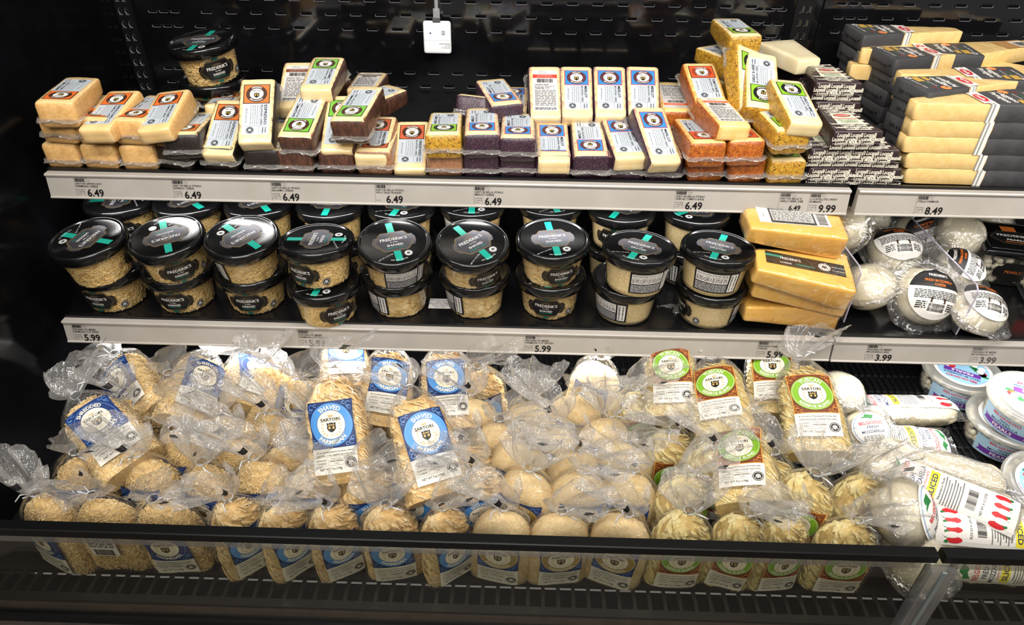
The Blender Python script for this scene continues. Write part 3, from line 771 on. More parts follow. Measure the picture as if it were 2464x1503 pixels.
# -- tomato basil
G = 'orange tomato wedges'
blkflat('tomato', 1692, .010, 0, 'orange herb wedge lowest beside the merlot wedges', G, yaw=radians(6))
blkflat('tomato', 1790, .010, 0, 'orange herb wedge lowest beside the garlic wedges', G, yaw=radians(6))
blk('tomato', (1708, 342), (1658, 282), -.006, 'orange herb wedge with spotted end out, label reversed', G)
blk('tomato', (1802, 338), (1745, 280), .0, 'orange herb wedge with spotted end under the nutrition label', G)
blk('tomato', (1772, 302), (1708, 230), .0, 'orange wedge lying on top with nutrition label', G, flip=True, back=True, roll=.06)
blk('tomato', (1632, 268), (1612, 196), .115, 'pale wedge lying low with nutrition label behind the merlot wedges', G, back=True)
blk('tomato', (1714, 250), (1680, 148), .085, 'orange wedge leaning upright with red emblem label', G, flip=True)
blkflat('tomato', 1680, .15, 0, 'orange wedge hidden under the upright red-labelled one', G)
# -- garlic and herb
G = 'green-flecked garlic wedges'
blkflat('garlic', 1888, .006, 0, 'garlic herb wedge lowest with speckled black end', G, yaw=radians(4))
blkflat('garlic', 1892, .004, Hh, 'cream-tipped garlic wedge second from the bottom', G, yaw=radians(6), flip=True)
blk('garlic', (1915, 312), (1838, 240), -.006, 'garlic herb wedge with speckled end out, tilted on its stack', G)
blk('garlic', (1945, 296), (1890, 188), -.012, 'cream garlic wedge on the very front with green emblem label', G, flip=True, roll=.1)
q = .20
for i, z in enumerate((0, Hh, 2*Hh, 3*Hh)):
    blkflat('garlic', (1775, 1768, 1762, 1784)[i], .20+.004*i, z, 'garlic herb wedge in the tall rear stack, layer %s from the shelf' % ('one', 'two', 'three', 'four, topmost')[i], G, yaw=radians((28, 34, 30, 6)[i]))
blk('garlic', (1812, 270), (1806, 112), .075, 'garlic wedge standing on end with its speckled edge showing', G, flip=True, roll=.5)
blk('garlic', (1838, 262), (1832, 126), .055, 'garlic wedge standing on end with sideways words', G, roll=.15)

# ================================================================ round cups of parmesan
LIDB = mat('lid_black', rgb(15, 15, 16), .13, .55, bump=.05, bs=300, bdist=.0004)
CUPC = clear('cup_plastic', (.99, .99, .98), .01, 1, .05, veil=.015, fres=True)
SHRED = mat('cheese_shred', rgb(248, 218, 156), .5, .35, var=rgb(234, 196, 126), vs=160, sub=.1)
SHREDB = mat('cheese_shred_base', rgb(228, 194, 126), .6, .3, var=rgb(204, 162, 94), vs=130, bump=.6, bs=260)
FLAKE = mat('cheese_flake', rgb(246, 214, 154), .5, .35, var=rgb(232, 192, 124), vs=70, sub=.1)
FLAKEB = mat('cheese_flake_base', rgb(222, 186, 122), .6, .3, var=rgb(192, 150, 88), vs=90, bump=.6, bs=160)
GRATE = mat('cheese_grated', rgb(240, 216, 166), .7, .2, var=rgb(222, 194, 138), vs=260, vdet=6, bump=.7, bs=700, bdist=.0012)
TEAL = ink('teal', 20, 150, 132); NAVY = mat('print_navy_satin', rgb(104, 104, 112), .42, .5, metal=.85); SILV = ink('silver', 205, 205, 206); GOLDL = ink('goldline', 150, 128, 86)
CR0, CR1, CH = .0462, .0535, .060
def cup_r(z): return CR0+(CR1-CR0)*max(0, min(1, z/CH))
def plaque(p, cu, cv, w, h, m, k):
    pts = [(-.5, .12), (-.44, .30), (-.34, .30), (-.26, .5), (.26, .5), (.34, .30), (.44, .30), (.5, .12), (.5, -.12), (.44, -.30), (.34, -.30), (.26, -.5), (-.26, -.5), (-.34, -.30), (-.44, -.30), (-.5, -.12)]
    p.strip(m, cu, cv, [(x*w, y*h) for x, y in pts if y > 0], k)
def hexline(p, cu, cv, w, h, m, k, lw):
    pts = [(-.49, 0), (-.30, .46), (.30, .46), (.49, 0), (.30, -.46), (-.30, -.46)]
    for i in range(6):
        a, b = pts[i], pts[(i+1) % 6]; p.line(m, (cu+a[0]*w, cv+a[1]*h), (cu+b[0]*w, cv+b[1]*h), lw, k)
def lid_print(kind):
    p = Pr()
    p.rect(TEAL, -.0055, -.047, .0055, .047, 0, 1, 8); plaque(p, 0, 0, .070, .046, NAVY, 1)
    hexline(p, 0, 0, .070, .044, GOLDL, 2, .0004); hexline(p, 0, 0, .062, .050, GOLDL, 2, .0004)
    for i in range(9): p.line(GOLDL, ((i-4)*.0018, .0105), ((i-4)*.0022, .0155-.0004*abs(i-4)**1.5), .0006, 2)
    p.text(SILV, "FREDERIK'S", 0, .006, .0088, bold=.012, fit=.044, k=3); p.text(SILV, 'by meijer', 0, -.0012, .0034, bold=.01, k=3)
    p.text(SILV, kind.upper(), 0, -.0085, .0068, bold=.012, fit=.026, k=3); p.text(TEAL, 'PARMESAN CHEESE', 0, -.0152, .0036, fit=.030, k=3)
    seal(p, .0165, -.032, .0062, SILV, LIDB, 1); p.arc(SILV, 'KEEP REFRIGERATED', 0, 0, .0445, .0030, False, .0, 1); p.text(SILV, 'NET WT 5 OZ (142g)', -.020, -.034, .0030, .45, k=1)
    return p.mesh('lid_print', lambda u, v, h: (u, v, .0683+h))
def cone_map(phi0, z0): 
    def f(u, v, h):
        z = z0+v; r = cup_r(z)+.0003+h; a = -pi/2+phi0+u/.051
        return (r*cos(a), r*sin(a), z)
    return f
def front_print(kind):
    p = Pr(); p.rect(ink('teal_dark', 24, 92, 78), -.0045, -.0225, .0045, .0225, 0, 1, 6); plaque(p, 0, 0, .066, .036, K, 1)
    hexline(p, 0, 0, .066, .035, GOLDL, 2, .0003); hexline(p, 0, 0, .058, .038, GOLDL, 2, .0003)
    for i in range(9): p.line(GOLDL, ((i-4)*.0016, .0085), ((i-4)*.0020, .0125-.0003*abs(i-4)**1.5), .0005, 2)
    p.text(WH, "FREDERIK'S", 0, .0045, .0078, bold=.014, fit=.038, k=3); p.text(WH, 'by meijer', 0, -.0012, .0028, bold=.01, k=3)
    p.text(WH, kind.upper(), 0, -.0068, .0058, bold=.012, fit=.022, k=3); p.text(TEAL, 'PARMESAN CHEESE', 0, -.0115, .0026, fit=.022, k=3)
    p.text(K, 'KEEP REFRIGERATED', -.018, -.0205, .0024, bold=.02, k=1); p.text(K, 'NET WT 5 OZ (142g)', .018, -.0205, .0028, bold=.02, k=1)
    seal(p, .043, -.013, .0064, K, SILV, 1)
    return p.mesh('front_label', cone_map(0, .029))
def facts_print():
    p = Pr(); p.rect(K, -.037, -.0195, .037, .0205, 0, 10, 3); p.rect(WH, -.034, -.001, .018, .0165, 1, 8, 2)
    p.text(K, 'Nutrition Facts Servings: 28, Serv. size: 1 tbsp (5g)', -.033, .0138, .0036, al='L', bold=.02, fit=.049, k=2)
    p.text(K, 'Calories 20,  Total Fat 1.5g (2% DV), Sat Fat 1g', -.033, .0098, .0036, al='L', bold=.015, fit=.049, k=2)
    p.fine(K, -.033, .0005, .017, .0078, 3, 2, 8); p.fine(SILV, -.034, -.0175, .018, -.0025, 7, 1, 9, .45)
    p.rect(WH, .021, -.017, .034, .0165, 1, 2, 3); p.bars(K, .0225, -.0155, .0315, .015, 26, 2, 3, True)
    return p.mesh('facts_label', cone_map(radians(158), .029))
def strands(b, surf, n, rnd, L=(.006, .012), w=.0013, flake=False, m=None, inside=None):
    """scatter shreds or flakes on surf(u,v)->(point, normal)"""
    for _ in range(n):
        P, N = surf(rnd.random(), rnd.random()); a = N.orthogonal().normalized(); a = (Matrix.Rotation(rnd.random()*6.28, 3, N) @ a); c = N.cross(a)
        l = rnd.uniform(*L)/2; ww = (w if not flake else rnd.uniform(.005, .011))/2; t = .0009 if not flake else .0005; up = N*rnd.uniform(-.0012, .0003)
        tip = N*rnd.uniform(-.0018, -.0004) if flake else N*rnd.uniform(-.0014, -.0003)
        c0 = P+up; A0, A1 = c0-a*l+tip, c0+a*l+(N*rnd.uniform(-.0018, -.0004) if flake else tip); k = 1 if not flake else rnd.uniform(.5, 1.0)
        top = [A0-c*ww+N*t, A0+c*ww+N*t, c0+c*ww*1.1+N*(t+.0003), A1+c*ww*k+N*t, A1-c*ww*k+N*t, c0-c*ww*1.1+N*(t+.0003)]
        bot = [p-N*t*2.2 for p in top]
        if inside: top = [inside(p) for p in top]; bot = [inside(p) for p in bot]
        b.add(top+bot, [(0, 1, 2, 5), (5, 2, 3, 4), (1, 0, 6, 7), (2, 1, 7, 8), (3, 2, 8, 9), (4, 3, 9, 10), (5, 4, 10, 11), (0, 5, 11, 6)], m)
_cup = {}
def cup_meshes(kind):
    if kind in _cup: return _cup[kind]
    b = MB(); b.lathe([(0, .0006), (CR0-.003, .0006), (CR0-.0006, .002), (CR0, .005), (CR1, CH), (CR1+.001, CH+.001)], 48, CUPC); cup = b.mesh('cup')
    rnd = random.Random(hash(kind) % 97 if False else len(kind)); b = MB(); zt = .053
    base = {'shredded': SHREDB, 'shaved': FLAKEB, 'grated': GRATE}[kind]; ins = .0012 if kind == 'grated' else .0042
    rows = [(max(.002, cup_r(z)-ins), z) for z in [.0022+(zt-.0022)*i/6 for i in range(7)]]
    b.lathe([(0.001, .0022)]+rows+[(.04, zt+.002), (.001, zt+.003)], 40, base)
    def surf(u, v):
        a = u*2*pi; z = .003+v*(zt-.004); r = cup_r(z)-.0034; return V((r*cos(a), r*sin(a), z)), V((cos(a), sin(a), 0))
    def ins_(p):
        r = sqrt(p.x*p.x+p.y*p.y); m_ = cup_r(p.z)-.0010; z = max(.0015, p.z)
        return V((p.x*m_/r, p.y*m_/r, z)) if r > m_ else V((p.x, p.y, z))
    if kind == 'shredded': strands(b, surf, 900, rnd, m=SHRED, inside=ins_)
    if kind == 'shaved': strands(b, surf, 360, rnd, (.009, .016), flake=True, m=FLAKE, inside=ins_)
    con = b.mesh('cheese_filling', kind == 'grated')
    b = MB(); b.lathe([(.0540, .0545), (.0585, .0540), (.0594, .0552), (.0594, .0650), (.0585, .0685), (.0566, .0704), (.0548, .0708), (.0536, .0702), (.0528, .0688), (.0515, .0682), (.001, .0682)], 64, LIDB); lid = b.mesh('lid')
    _cup[kind] = (cup, con, lid, lid_print(kind), front_print(kind), facts_print())
    return _cup[kind]
CS = .957
def cup(kind, M, yaw, lidrot, label, group):
    cu, con, lid, lp, fp, bp = cup_meshes(kind)
    t = thing('cheese_cup', label, 'cheese cup', M @ Matrix.Scale(CS, 4), group); Ry = Matrix.Rotation(radians(yaw), 4, 'Z')
    ob('cup', cu, t); ob('cheese_filling', con, t, Ry, 'stuff'); l = ob('lid', lid, t)
    ob('lid_print', lp, l, Matrix.Rotation(radians(lidrot), 4, 'Z')); ob('front_label', fp, t, Ry); ob('facts_label', bp, t, Ry)
    return t
def cup_at_lid(kind, px, py, Z, tilt, side, yaw, lidrot, label, group):
    q = pt(px, py, Z=Z); Rm = Matrix.Rotation(radians(tilt), 4, 'X') @ Matrix.Rotation(radians(side), 4, 'Y')
    return cup(kind, Matrix.Translation(q-(Rm @ V((0, 0, .0690*CS)))) @ Rm, yaw, lidrot, label, group)
GF = 'cheese cups in the front row of the middle shelf'; GB = 'cheese cups in the rear row of the middle shelf'
kinds = ['shredded']*4+['shaved']*3+['grated']*2
up = [(208, 572, 6, -3, 118, -105), (398, 567, 7, -2, 32, -152), (580, 567, 7, 0, -222, -128), (762, 574, -4, 0, -24, 92), (948, 580, 10, 3, -128, 20), (1137, 582, 11, 2, 34, 40), (1330, 572, 5, 0, 18, 10), (1540, 592, -3, 2, -136, -26), (1730, 592, -3, 2, -166, -24)]
low = [(255, 755, -8), (425, 757, 2), (600, 760, 4), (775, 793, 38), (952, 768, 148), (1140, 770, 140), (1322, 772, -8), (1507, 785, 158), (1712, 795, -82)]
where = ['nearest the end wall', 'second from the end wall', 'third from the end wall', 'above the shaved ticket', 'before the load notice', 'after the load notice', 'next to the grated cups', 'beside the shaved cups', 'against the yellow wedges']
for i in range(9):
    k = kinds[i]; px, py, ya = low[i]; q = pt(px, py, Z=ZM)
    cup(k, TR(q.x, q.y+.046, ZM-.0018), ya, R.uniform(-40, 40), '%s parmesan cup under another, %s' % (k, where[i]), GF)
    px, py, ti, sd, ya, lr = up[i]
    cup_at_lid(k, px, py, -.0792, ti, sd, ya, lr, '%s parmesan cup on top of a front stack, %s' % (k, where[i]), GF)
back = [(285, 478, 100), (452, 479, -130), (622, 482, -142), (795, 486, 180), (966, 488, -12), (1137, 482, 2), (1325, 480, 15), (1497, 496, 152), (1676, 500, -58)]
bk = ['shredded']*4+['shaved']*3+['grated']*2
for i, (px, py, lr) in enumerate(back):
    q = pt(px, py, Z=-.0792)
    cup(bk[i], TR(q.x, q.y, ZM-.0018), R.uniform(0, 360), 0, '%s parmesan cup low in the rear row, %s' % (bk[i], where[i]), GB)
    cup_at_lid(bk[i], px, py, -.0792, 0, 0, R.choice([20, -20, 150, 120]), lr, '%s parmesan cup on top in the rear row, %s' % (bk[i], where[i]), GB)
q = pt(512, 188, Z=.0660)
cup('shredded', TR(q.x, q.y, 0), 2, 30, 'lower shredded parmesan cup standing among the coffee wedges on the upper shelf', None)
cup_at_lid('shredded', 484, 96, .1330, 5, -5, 38, -6, 'upper shredded parmesan cup standing among the coffee wedges on the upper shelf', None)

# ================================================================ paper-wrapped parmigiano wedges
PAP = mat('dark_paper', rgb(76, 75, 77), .58, .35, var=rgb(62, 62, 64), vs=20, bump=.35, bs=90, bdist=.002)
PARM = mat('cheese_parmigiano', rgb(238, 206, 142), .45, .35, coat=.7, coatr=.08, var=rgb(230, 192, 122), vs=90, vamt=.3, bump2=(.7, 45, .005), sub=.1)
REDL = ink('logo_red', 196, 36, 44); ORG = ink('dop_orange', 238, 128, 40); GOLD = ink('gold', 196, 156, 72); BANDG = ink('band_grey', 150, 148, 144)
WL, WW, WT, WTH = .190, .076, .024, .0255
def wedge_w(x): return WW+(WT-WW)*x/WL
def wedge_body(x0, x1, gro, m, name, n=9, seed=0):
    b = MB()
    vs, fs = rbox(1, 1, 1, .06, (3, n, 1)); out = []
    for p in vs:
        x = x0+(p.y+.5)*(x1-x0); hw = wedge_w(x)/2+gro; t = WTH+2*gro
        yy = p.x*2*hw; zz = p.z*t-gro; e = nz3(x*60, yy*60, zz*80, seed)*.0006
        out.append((x, -yy+e, max(-gro, zz+(e if zz > .002 else 0))))
    b.add(out, fs, m); return b.mesh(name)
wb = wedge_body(.003, WL, 0, PARM, 'cheese'); wp = wedge_body(0, .078, .0011, PAP, 'paper_wrap', 6, 4)
b = MB()
for k, (x0, x1, m) in enumerate(((.078, .083, WH), (.083, .0855, BANDG), (.0855, .088, WH), (.088, .0900, BANDG))):
    for a in (x0, ):
        h0, h1 = wedge_w(x0)/2+.0008, wedge_w(x1)/2+.0008; z0, z1 = -.0002, WTH+.0008
        R0 = [(x0, -h0, z0), (x0, -h0, z1), (x0, h0, z1), (x0, h0, z0)]; R1 = [(x1, -h1, z0), (x1, -h1, z1), (x1, h1, z1), (x1, h1, z0)]
        b.add(R0+R1, [(0, 1, 5, 4), (1, 2, 6, 5), (2, 3, 7, 6)], m)
wband = b.mesh('striped_band', False)
p = Pr()      # u along the wedge from the rind end, v across
for i, t in enumerate(('Parmigiano', 'Reggiano')): p.text(WH, t, .058-.012*i, 0, .0125, pi/2, 'C', .02, .044, 1)
p.ell(REDL, .089, 0, .0085, .017, 3, 24, 2); p.ring(WH, .089, 0, .0074, .0080, 4, 24, 2); p.text(WH, 'Stella', .089, 0, .0085, pi/2, 'C', .02, .021, 5)
p.poly(WH, [(.079, -.022), (.098, -.022), (.098, .022), (.079, .022)], 2)
p.ell(ORG, .040, -.022, .0075, .0075, 1, 20, 1); p.ring(WH, .040, -.022, .0042, .0048, 2, 20); p.rect(GOLD, .018, .010, .030, .030, 1); p.rect(GOLD, .034, .012, .042, .028, 1)
p.text(WH, 'AGED 24 MONTHS', .012, 0, .0042, pi/2, 'C', .01, .036, 1); p.text(WH, 'NET WT 5.3 OZ', .032, -.002, .0036, pi/2, 'C', .01, .022, 1)
seal(p, .014, .028, .0055, WH, PAP, 1); p.text(ink('flag_green', 60, 130, 70), 'ITALIA', .024, .0, .0040, pi/2, 'C', .02, .018, 1); p.text(REDL, 'DOP', .024, -.018, .0040, pi/2, 'C', .02, .010, 1)
wprint = p.mesh('paper_print', lambda u, v, h: (u, v, WTH+.0012+h))
p = Pr(); p.text(K, 'Sigillo di Garanzia', 0, 0, .0075, 0, 'C', .01, .044, 0); p.ell(K, .028, .002, .002)
wend = p.mesh('end_print', lambda u, v, h: (-.0012-h, -u, WTH*.5+v))
WEDGEF = clear('wedge_film', (1, 1, 1), .08, .6, .08, bump=.8, bs=60, bdist=.004, veil=.04)
wfilm = None
def stella(M, label, group, top=True):
    t = thing('parmigiano_wedge', label, 'cheese', M, group)
    ob('cheese', wb, t); w = ob('paper_wrap', wp, t); ob('striped_band', wband, w); ob('end_print', wend, w)
    if top: ob('paper_print', wprint, w)
    return t
def stella_pose(p1, p2, Z):
    """p1,p2: pixels of the back and front upper corners of the wide end at height Z"""
    A, B = pt(*p1, Z=Z), pt(*p2, Z=Z); c = (A+B)/2; d = (B-A); d.z = 0; d.normalize(); ax = V((-d.y, d.x, 0))
    if ax.x < 0: ax = -ax
    return c, atan2(ax.y, ax.x)
GS = 'parmigiano wedges in dark paper'
STEP = .0262
rows = {'C': ((2020, 49), (2092, 92), .150), 'B': ((2082, 107), (2170, 152), .1315), 'A': ((2148, 181), (2247, 229), .1315)}
lay = ['lowest', 'second', 'third', 'fourth', 'topmost']
nmr = {'C': 'rear stack by the back panel', 'B': 'middle stack', 'A': 'front stack of dark paper ends'}
rowpose = {}
for r_, (p1, p2, Z) in rows.items():
    c, yaw = stella_pose(p1, p2, Z); rowpose[r_] = (c, yaw)
    for k in range(5):
        z = Z-WTH-.001-(4-k)*STEP if Z < .14 else (k*STEP*1.16)
        z = k*(Z-WTH-.001)/4
        j = R.uniform(-.004, .004) if k < 4 else 0
        stella(TR(c.x+j+(4-k)*.002, c.y+R.uniform(-.003, .003), max(0, z), yaw+R.uniform(-.04, .04)), 'parmigiano wedge, dark paper end out, %s layer of the %s' % (lay[k], nmr[r_]), GS, k == 4)
# reversed wedges nested between the stacks, tips toward the herb cheese
def stella_rev(tip, z, yaw, label, top=True):
    q = pt(tip[0], tip[1], Z=z+WTH); ax = V((cos(yaw), sin(yaw), 0)); o = V((q.x, q.y, z))+ax*WL
    stella(frame(-ax, V((sin(yaw), -cos(yaw), 0)), V((0, 0, 1)), o), label, GS, top)
cB, yB = rowpose['B']; cC, yC = rowpose['C']; cA, yA = rowpose['A']
for k in range(5):
    stella_rev((2072, 112) if k == 4 else (2046-6*(3-k), 150+30*(3-k)), k*STEP, radians(-2), 'parmigiano wedge with bare tip out between the rear and middle stacks, %s layer' % lay[k], k == 4)
for k in (3, 4):
    stella_rev((2165, 172) if k == 4 else (2160, 205), k*STEP, radians(-1), 'parmigiano wedge with bare tip out between the middle and front stacks, %s layer' % lay[k], k == 4)
for k in range(5):
    z = k*STEP*.94; X = atx((2178, 2180, 2176, 2190, 2200)[k], .022, z+.012).x
    ax = V((cos(.12), sin(.12), 0)); o = V((X, .022+WT/2, z))+ax*WL
    stella(frame(-ax, V((sin(.12), -cos(.12), 0)), V((0, 0, 1)), o), 'parmigiano wedge with long bare yellow side facing out, %s layer at the shelf edge' % lay[k], GS, k == 4)
# loose unwrapped wedge lying behind, with a barcode slip
for px, py, z, yw, lb in ((2405, 118, .105, .3, 'bare yellow wedge lying behind the paper-wrapped stacks'), (2440, 150, .085, -.5, 'bare yellow wedge with a barcode label behind the stacks')):
    q = pt(px, py, Z=z+.026); t = thing('hard_cheese_wedge', lb, 'cheese', TR(q.x-.07, q.y, z, yw), 'bare wedges behind the stacks'); ob('cheese', wb, t)
    p = Pr(); p.rect(ink('kraft', 178, 132, 80), .085, -.022, .145, .018, 0); p.rect(WH, .115, -.018, .143, .012, 1); p.bars(K, .118, -.014, .140, .006, 18, 2, 4)
    ob('barcode_label', p.mesh('barcode_label', lambda u, v, h: (u, v, WTH+.0005+h)), t)

# ================================================================ patterned pecorino wedges
PECD = mat('pecorino_wrap', rgb(52, 40, 42), .35, .4, coat=.5, coatr=.1, bump2=(.5, 70, .004)); PECI = mat('pecorino_cheese', rgb(236, 224, 190), .4, .4, coat=.5, bump2=(.5, 60, .004), var=rgb(228, 212, 172), vs=20)
LW_, LD_, LH_ = .074, .105, .029
def pec_body(pat):
    b = MB(); vs, fs = rbox(LW_, LD_, LH_, .005, (4, 6, 1)); out = []
    for p in vs:
        t = (p.y+LD_/2)/LD_; n = nz3(p.x*50, p.y*40, p.z*50, 5)*.0012
        out.append((p.x*(1-.42*t)+n, p.y+n, p.z*(1-.12*t)+(n if 0.004 < p.z < LH_-.004 else 0)))
    b.add(out, fs, PECD if pat else PECI); return b.mesh('cheese')
pecA, pecB = pec_body(True), pec_body(False)
CRM = ink('pec_cream', 226, 220, 204)
p = Pr()
for r_ in range(4):
    for c_ in range(4):
        u = -.029+c_*.0195+(.006 if r_ % 2 else 0)
        if u > .032: continue
        p.text(CRM, 'Locatelli', u, .0045+r_*.0062, .0086, .0, 'C', .03, .0182, 0)
p.poly(CRM, [(-.012, .012), (-.006, .018), (0, .012), (-.006, .007)], 1); p.ring(K, -.006, .0125, .0018, .0026, 2, 6); p.poly(CRM, [(.016, .016), (.022, .022), (.028, .016), (.022, .011)], 1); p.ring(K, .022, .0165, .0018, .0026, 2, 6)
pfront = p.mesh('front_print', lambda u, v, h: (u, -LD_/2-.0011-h, v))
p = Pr()
for r_ in range(13):
    for c_ in range(4):
        w = 1-.42*(r_+.5)/13; u = (-.0285+c_*.019+(.006 if r_ % 2 else 0)); v = -LD_/2+.006+r_*.0076
        if abs(u)+.009 > LW_/2*w: continue
        p.text(CRM, 'Locatelli', u, v, .0104, 0, 'C', .035, .0182, 0)
LGR = ink('pec_green', 60, 116, 66); LPA = ink('pec_paper', 226, 224, 200)
p.poly(LPA, [(-.021, -.026), (.021, -.026), (.015, .022), (-.015, .022)], 1); p.ell(LGR, 0, .012, .0135, .0068, 2, 24, 2); p.ell(REDL, 0, .012, .0120, .0055, 3, 24, 2); p.text(WH, 'Locatelli', 0, .012, .0062, 0, 'C', .02, .018, 4)
p.rect(REDL, -.018, -.003, .018, -.0005, 2); p.text(LGR, 'PECORINO', 0, -.009, .0070, 0, 'C', .03, .030, 2); p.text(LGR, 'ROMANO', 0, -.0165, .0070, 0, 'C', .03, .026, 2); p.text(K, 'NET WT. 7 OZ', 0, -.0225, .0034, k=2)
ptop = p.mesh('top_print', lambda u, v, h: (u, v, LH_*(1-.12*(v+LD_/2)/LD_)+.0004+h))
sm = MB(); q_ = random.Random(5)
path = [(-LW_/2+LW_*i/18, -LD_/2-.001) for i in range(19)]
sm.add([(x+.001*q_.random(), y-o_*(.6+.8*q_.random()), .010+zz+.0018*q_.random()) for o_, zz in ((0, -.001), (.002, .0), (.005, .001)) for x, y in path], [(j*19+i, j*19+i+1, (j+1)*19+i+1, (j+1)*19+i) for j in range(2) for i in range(18)], SEAMF)
pseam = sm.mesh('film_seam', False)
GP = 'pecorino wedges in patterned wrap'
def pec(px, Y, z, yaw, label, bare=False, flip=False, lean=0):
    q = atx(px, Y, z+.015); t = thing('pecorino_wedge', label, 'cheese', TR(q.x, q.y+LD_/2, z, yaw+(pi if flip else 0), lean), GP)
    if bare: ob('cheese', pecB, t)
    else: ob('cheese', pecA, t); ob('front_print', pfront, t); ob('top_print', ptop, t)
    ob('film_seam', pseam, t)
LS = LH_+.0006
for k in range(2):
    pec(1998+3*k, .012, k*LS, .05, 'pecorino wedge in patterned wrap beside the garlic stack, %s layer' % lay[k]); pec(2112-6*k, .012, k*LS, -.05, 'pecorino wedge in patterned wrap beside the parmigiano, %s layer' % lay[k])
pec(2058, .006, 2*LS, .06, 'pecorino wedge on top of the patterned front stacks')
for k in range(4):
    pec(2010+2*k, .118+.004*k, k*LS, .0, 'pecorino wedge in the rear patterned stack, %s layer' % lay[k])
for k in range(3):
    pec(1950, .235, k*LS*1.1, .25, 'pecorino wedge low at the back, %s layer' % lay[k])
pec(1925, .215, 3.4*LS, .3, 'bare white pecorino wedge lying on the rear patterned stack', True, True)

# ================================================================ big parmesan wedges on the middle shelf
PW2 = mat('cheese_parm_wedge', rgb(246, 194, 96), .4, .4, coat=.5, coatr=.1, var=rgb(238, 176, 78), vs=18, vamt=.3, bump2=(.5, 50, .004), sub=.1)
PFILM = clear('wedge_wrap_film', (1, 1, 1), .035, .45, .06, bump=1, bs=45, bdist=.005, veil=.006, warp=1)
QL, QD, QH = .150, .085, .044
def parm_wedge_mesh(seed):
    b = MB(); vs, fs = rbox(QL, QD, QH, .006, (7, 4, 2)); out = []
    for p in vs:
        t = (p.x+QL/2)/QL; n = nz3(p.x*30, p.y*30, p.z*40, seed)*.0015
        out.append((p.x+n, p.y*(.55+.45*t)-(1-t)*.012, QH-(QH-p.z)*(.62+.38*t)+n*(p.z < QH-.004)))
    b.add(out, fs, PW2); return b.mesh('cheese')
pwm = [parm_wedge_mesh(1), parm_wedge_mesh(2)]
def fshell(seed):
    b = MB(); vs, fs = rbox(QL+.003, QD+.003, QH+.002, .007, (9, 5, 2)); out = []
    for p in vs:
        t = max(0, min(1, (p.x+QL/2)/QL)); n = nz3(p.x*70, p.y*60, p.z*70, seed+5)*.0016+.0008
        out.append((p.x*(1+n*4), (p.y*(.55+.45*t)-(1-t)*.012)*(1+n*8), QH-(QH-p.z)*(.62+.38*t)))
    b.add(out, fs, PFILM)
    q = random.Random(seed); pts = []
    for i in range(9):
        for j in range(3): pts.append((QL/2+.001+j*.004*q.uniform(.5, 1), -.03+i*.0075, .012+q.uniform(-.004, .004)+j*.002))
    b.add(pts, [(i*3+j, i*3+j+1, i*3+j+4, i*3+j+3) for i in range(8) for j in range(2)], SEAMF)
    return b.mesh('film')
fsh = fshell(2)
p = Pr(); p.rect(WH, -.058, -.020, .052, .020, 0, 3, 1); p.rect(K, -.040, -.0185, .030, .0195, 1); p.rect(WH, -.037, -.013, .027, .016, 2); p.fine(K, -.036, -.012, .026, .015, 9, 3, 5); p.bars(K, .034, -.016, .048, .016, 22, 2, 8, True); p.text(K, 'SELL BY', -.050, 0, .003, pi/2)
pw_back = p.mesh('facts_label', lambda u, v, h: (u, v*.85-.002, QH+.0004+h))
p = Pr(); p.rect(K, -.060, -.016, .062, .016, 0, 3, 1); p.rect(TEAL, -.060, .004, -.034, .009, 1); p.text(WH, "FREDERIK'S", -.022, .004, .0085, 0, 'C', .015, .032, 1); p.text(TEAL, 'PARMESAN', .000, -.007, .0058, 0, 'C', .015, .028, 1); p.text(WH, 'CHEESE', -.03, -.008, .005, 0, 'C', .01, .018, 1)
seal(p, .030, 0, .0095, WH, K, 1); p.text(WH, 'NET WT 8 OZ (227g)', .051, .004, .0036, 0, 'C', .01, .020, 1); p.text(WH, 'KEEP REFRIGERATED', .051, -.005, .003, 0, 'C', 0, .020, 1)
hexline(p, -.015, 0, .056, .030, GOLDL, 1, .0003)
pw_front = p.mesh('front_label', lambda u, v, h: (u, v*.8-.002, QH+.0004+h))
GW = 'big yellow parmesan wedges beside the cups'
for i, (px, y0, z, rz, ry, lab, lbl) in enumerate((
    (1895, .012, .0, .06, 0, None, 'big yellow parmesan wedge at the bottom of its pile'),
    (1915, .006, .0405, .0, 6, None, 'big yellow parmesan wedge second from the bottom, creased wrap'),
    (1925, -.010, .080, -.10, 9, pw_front, 'big yellow parmesan wedge with black front label'),
    (1905, .036, .132, .02, 5, pw_back, 'big yellow parmesan wedge on top with white facts label'),
    (1905, .105, .105, .0, 0, None, 'big yellow parmesan wedge behind the pile'))):
    q = atx(px, YM+y0+.02, ZM+z+.02)
    t = thing('parmesan_wedge', lbl, 'cheese', TR(q.x, q.y+QD/2-.018, ZM+z-.0015, rz, radians(12 if lab else 0), radians(ry)), GW)
    ob('cheese', pwm[i % 2], t); ob('film', fsh, t)
    if lab: ob('label', lab, t)

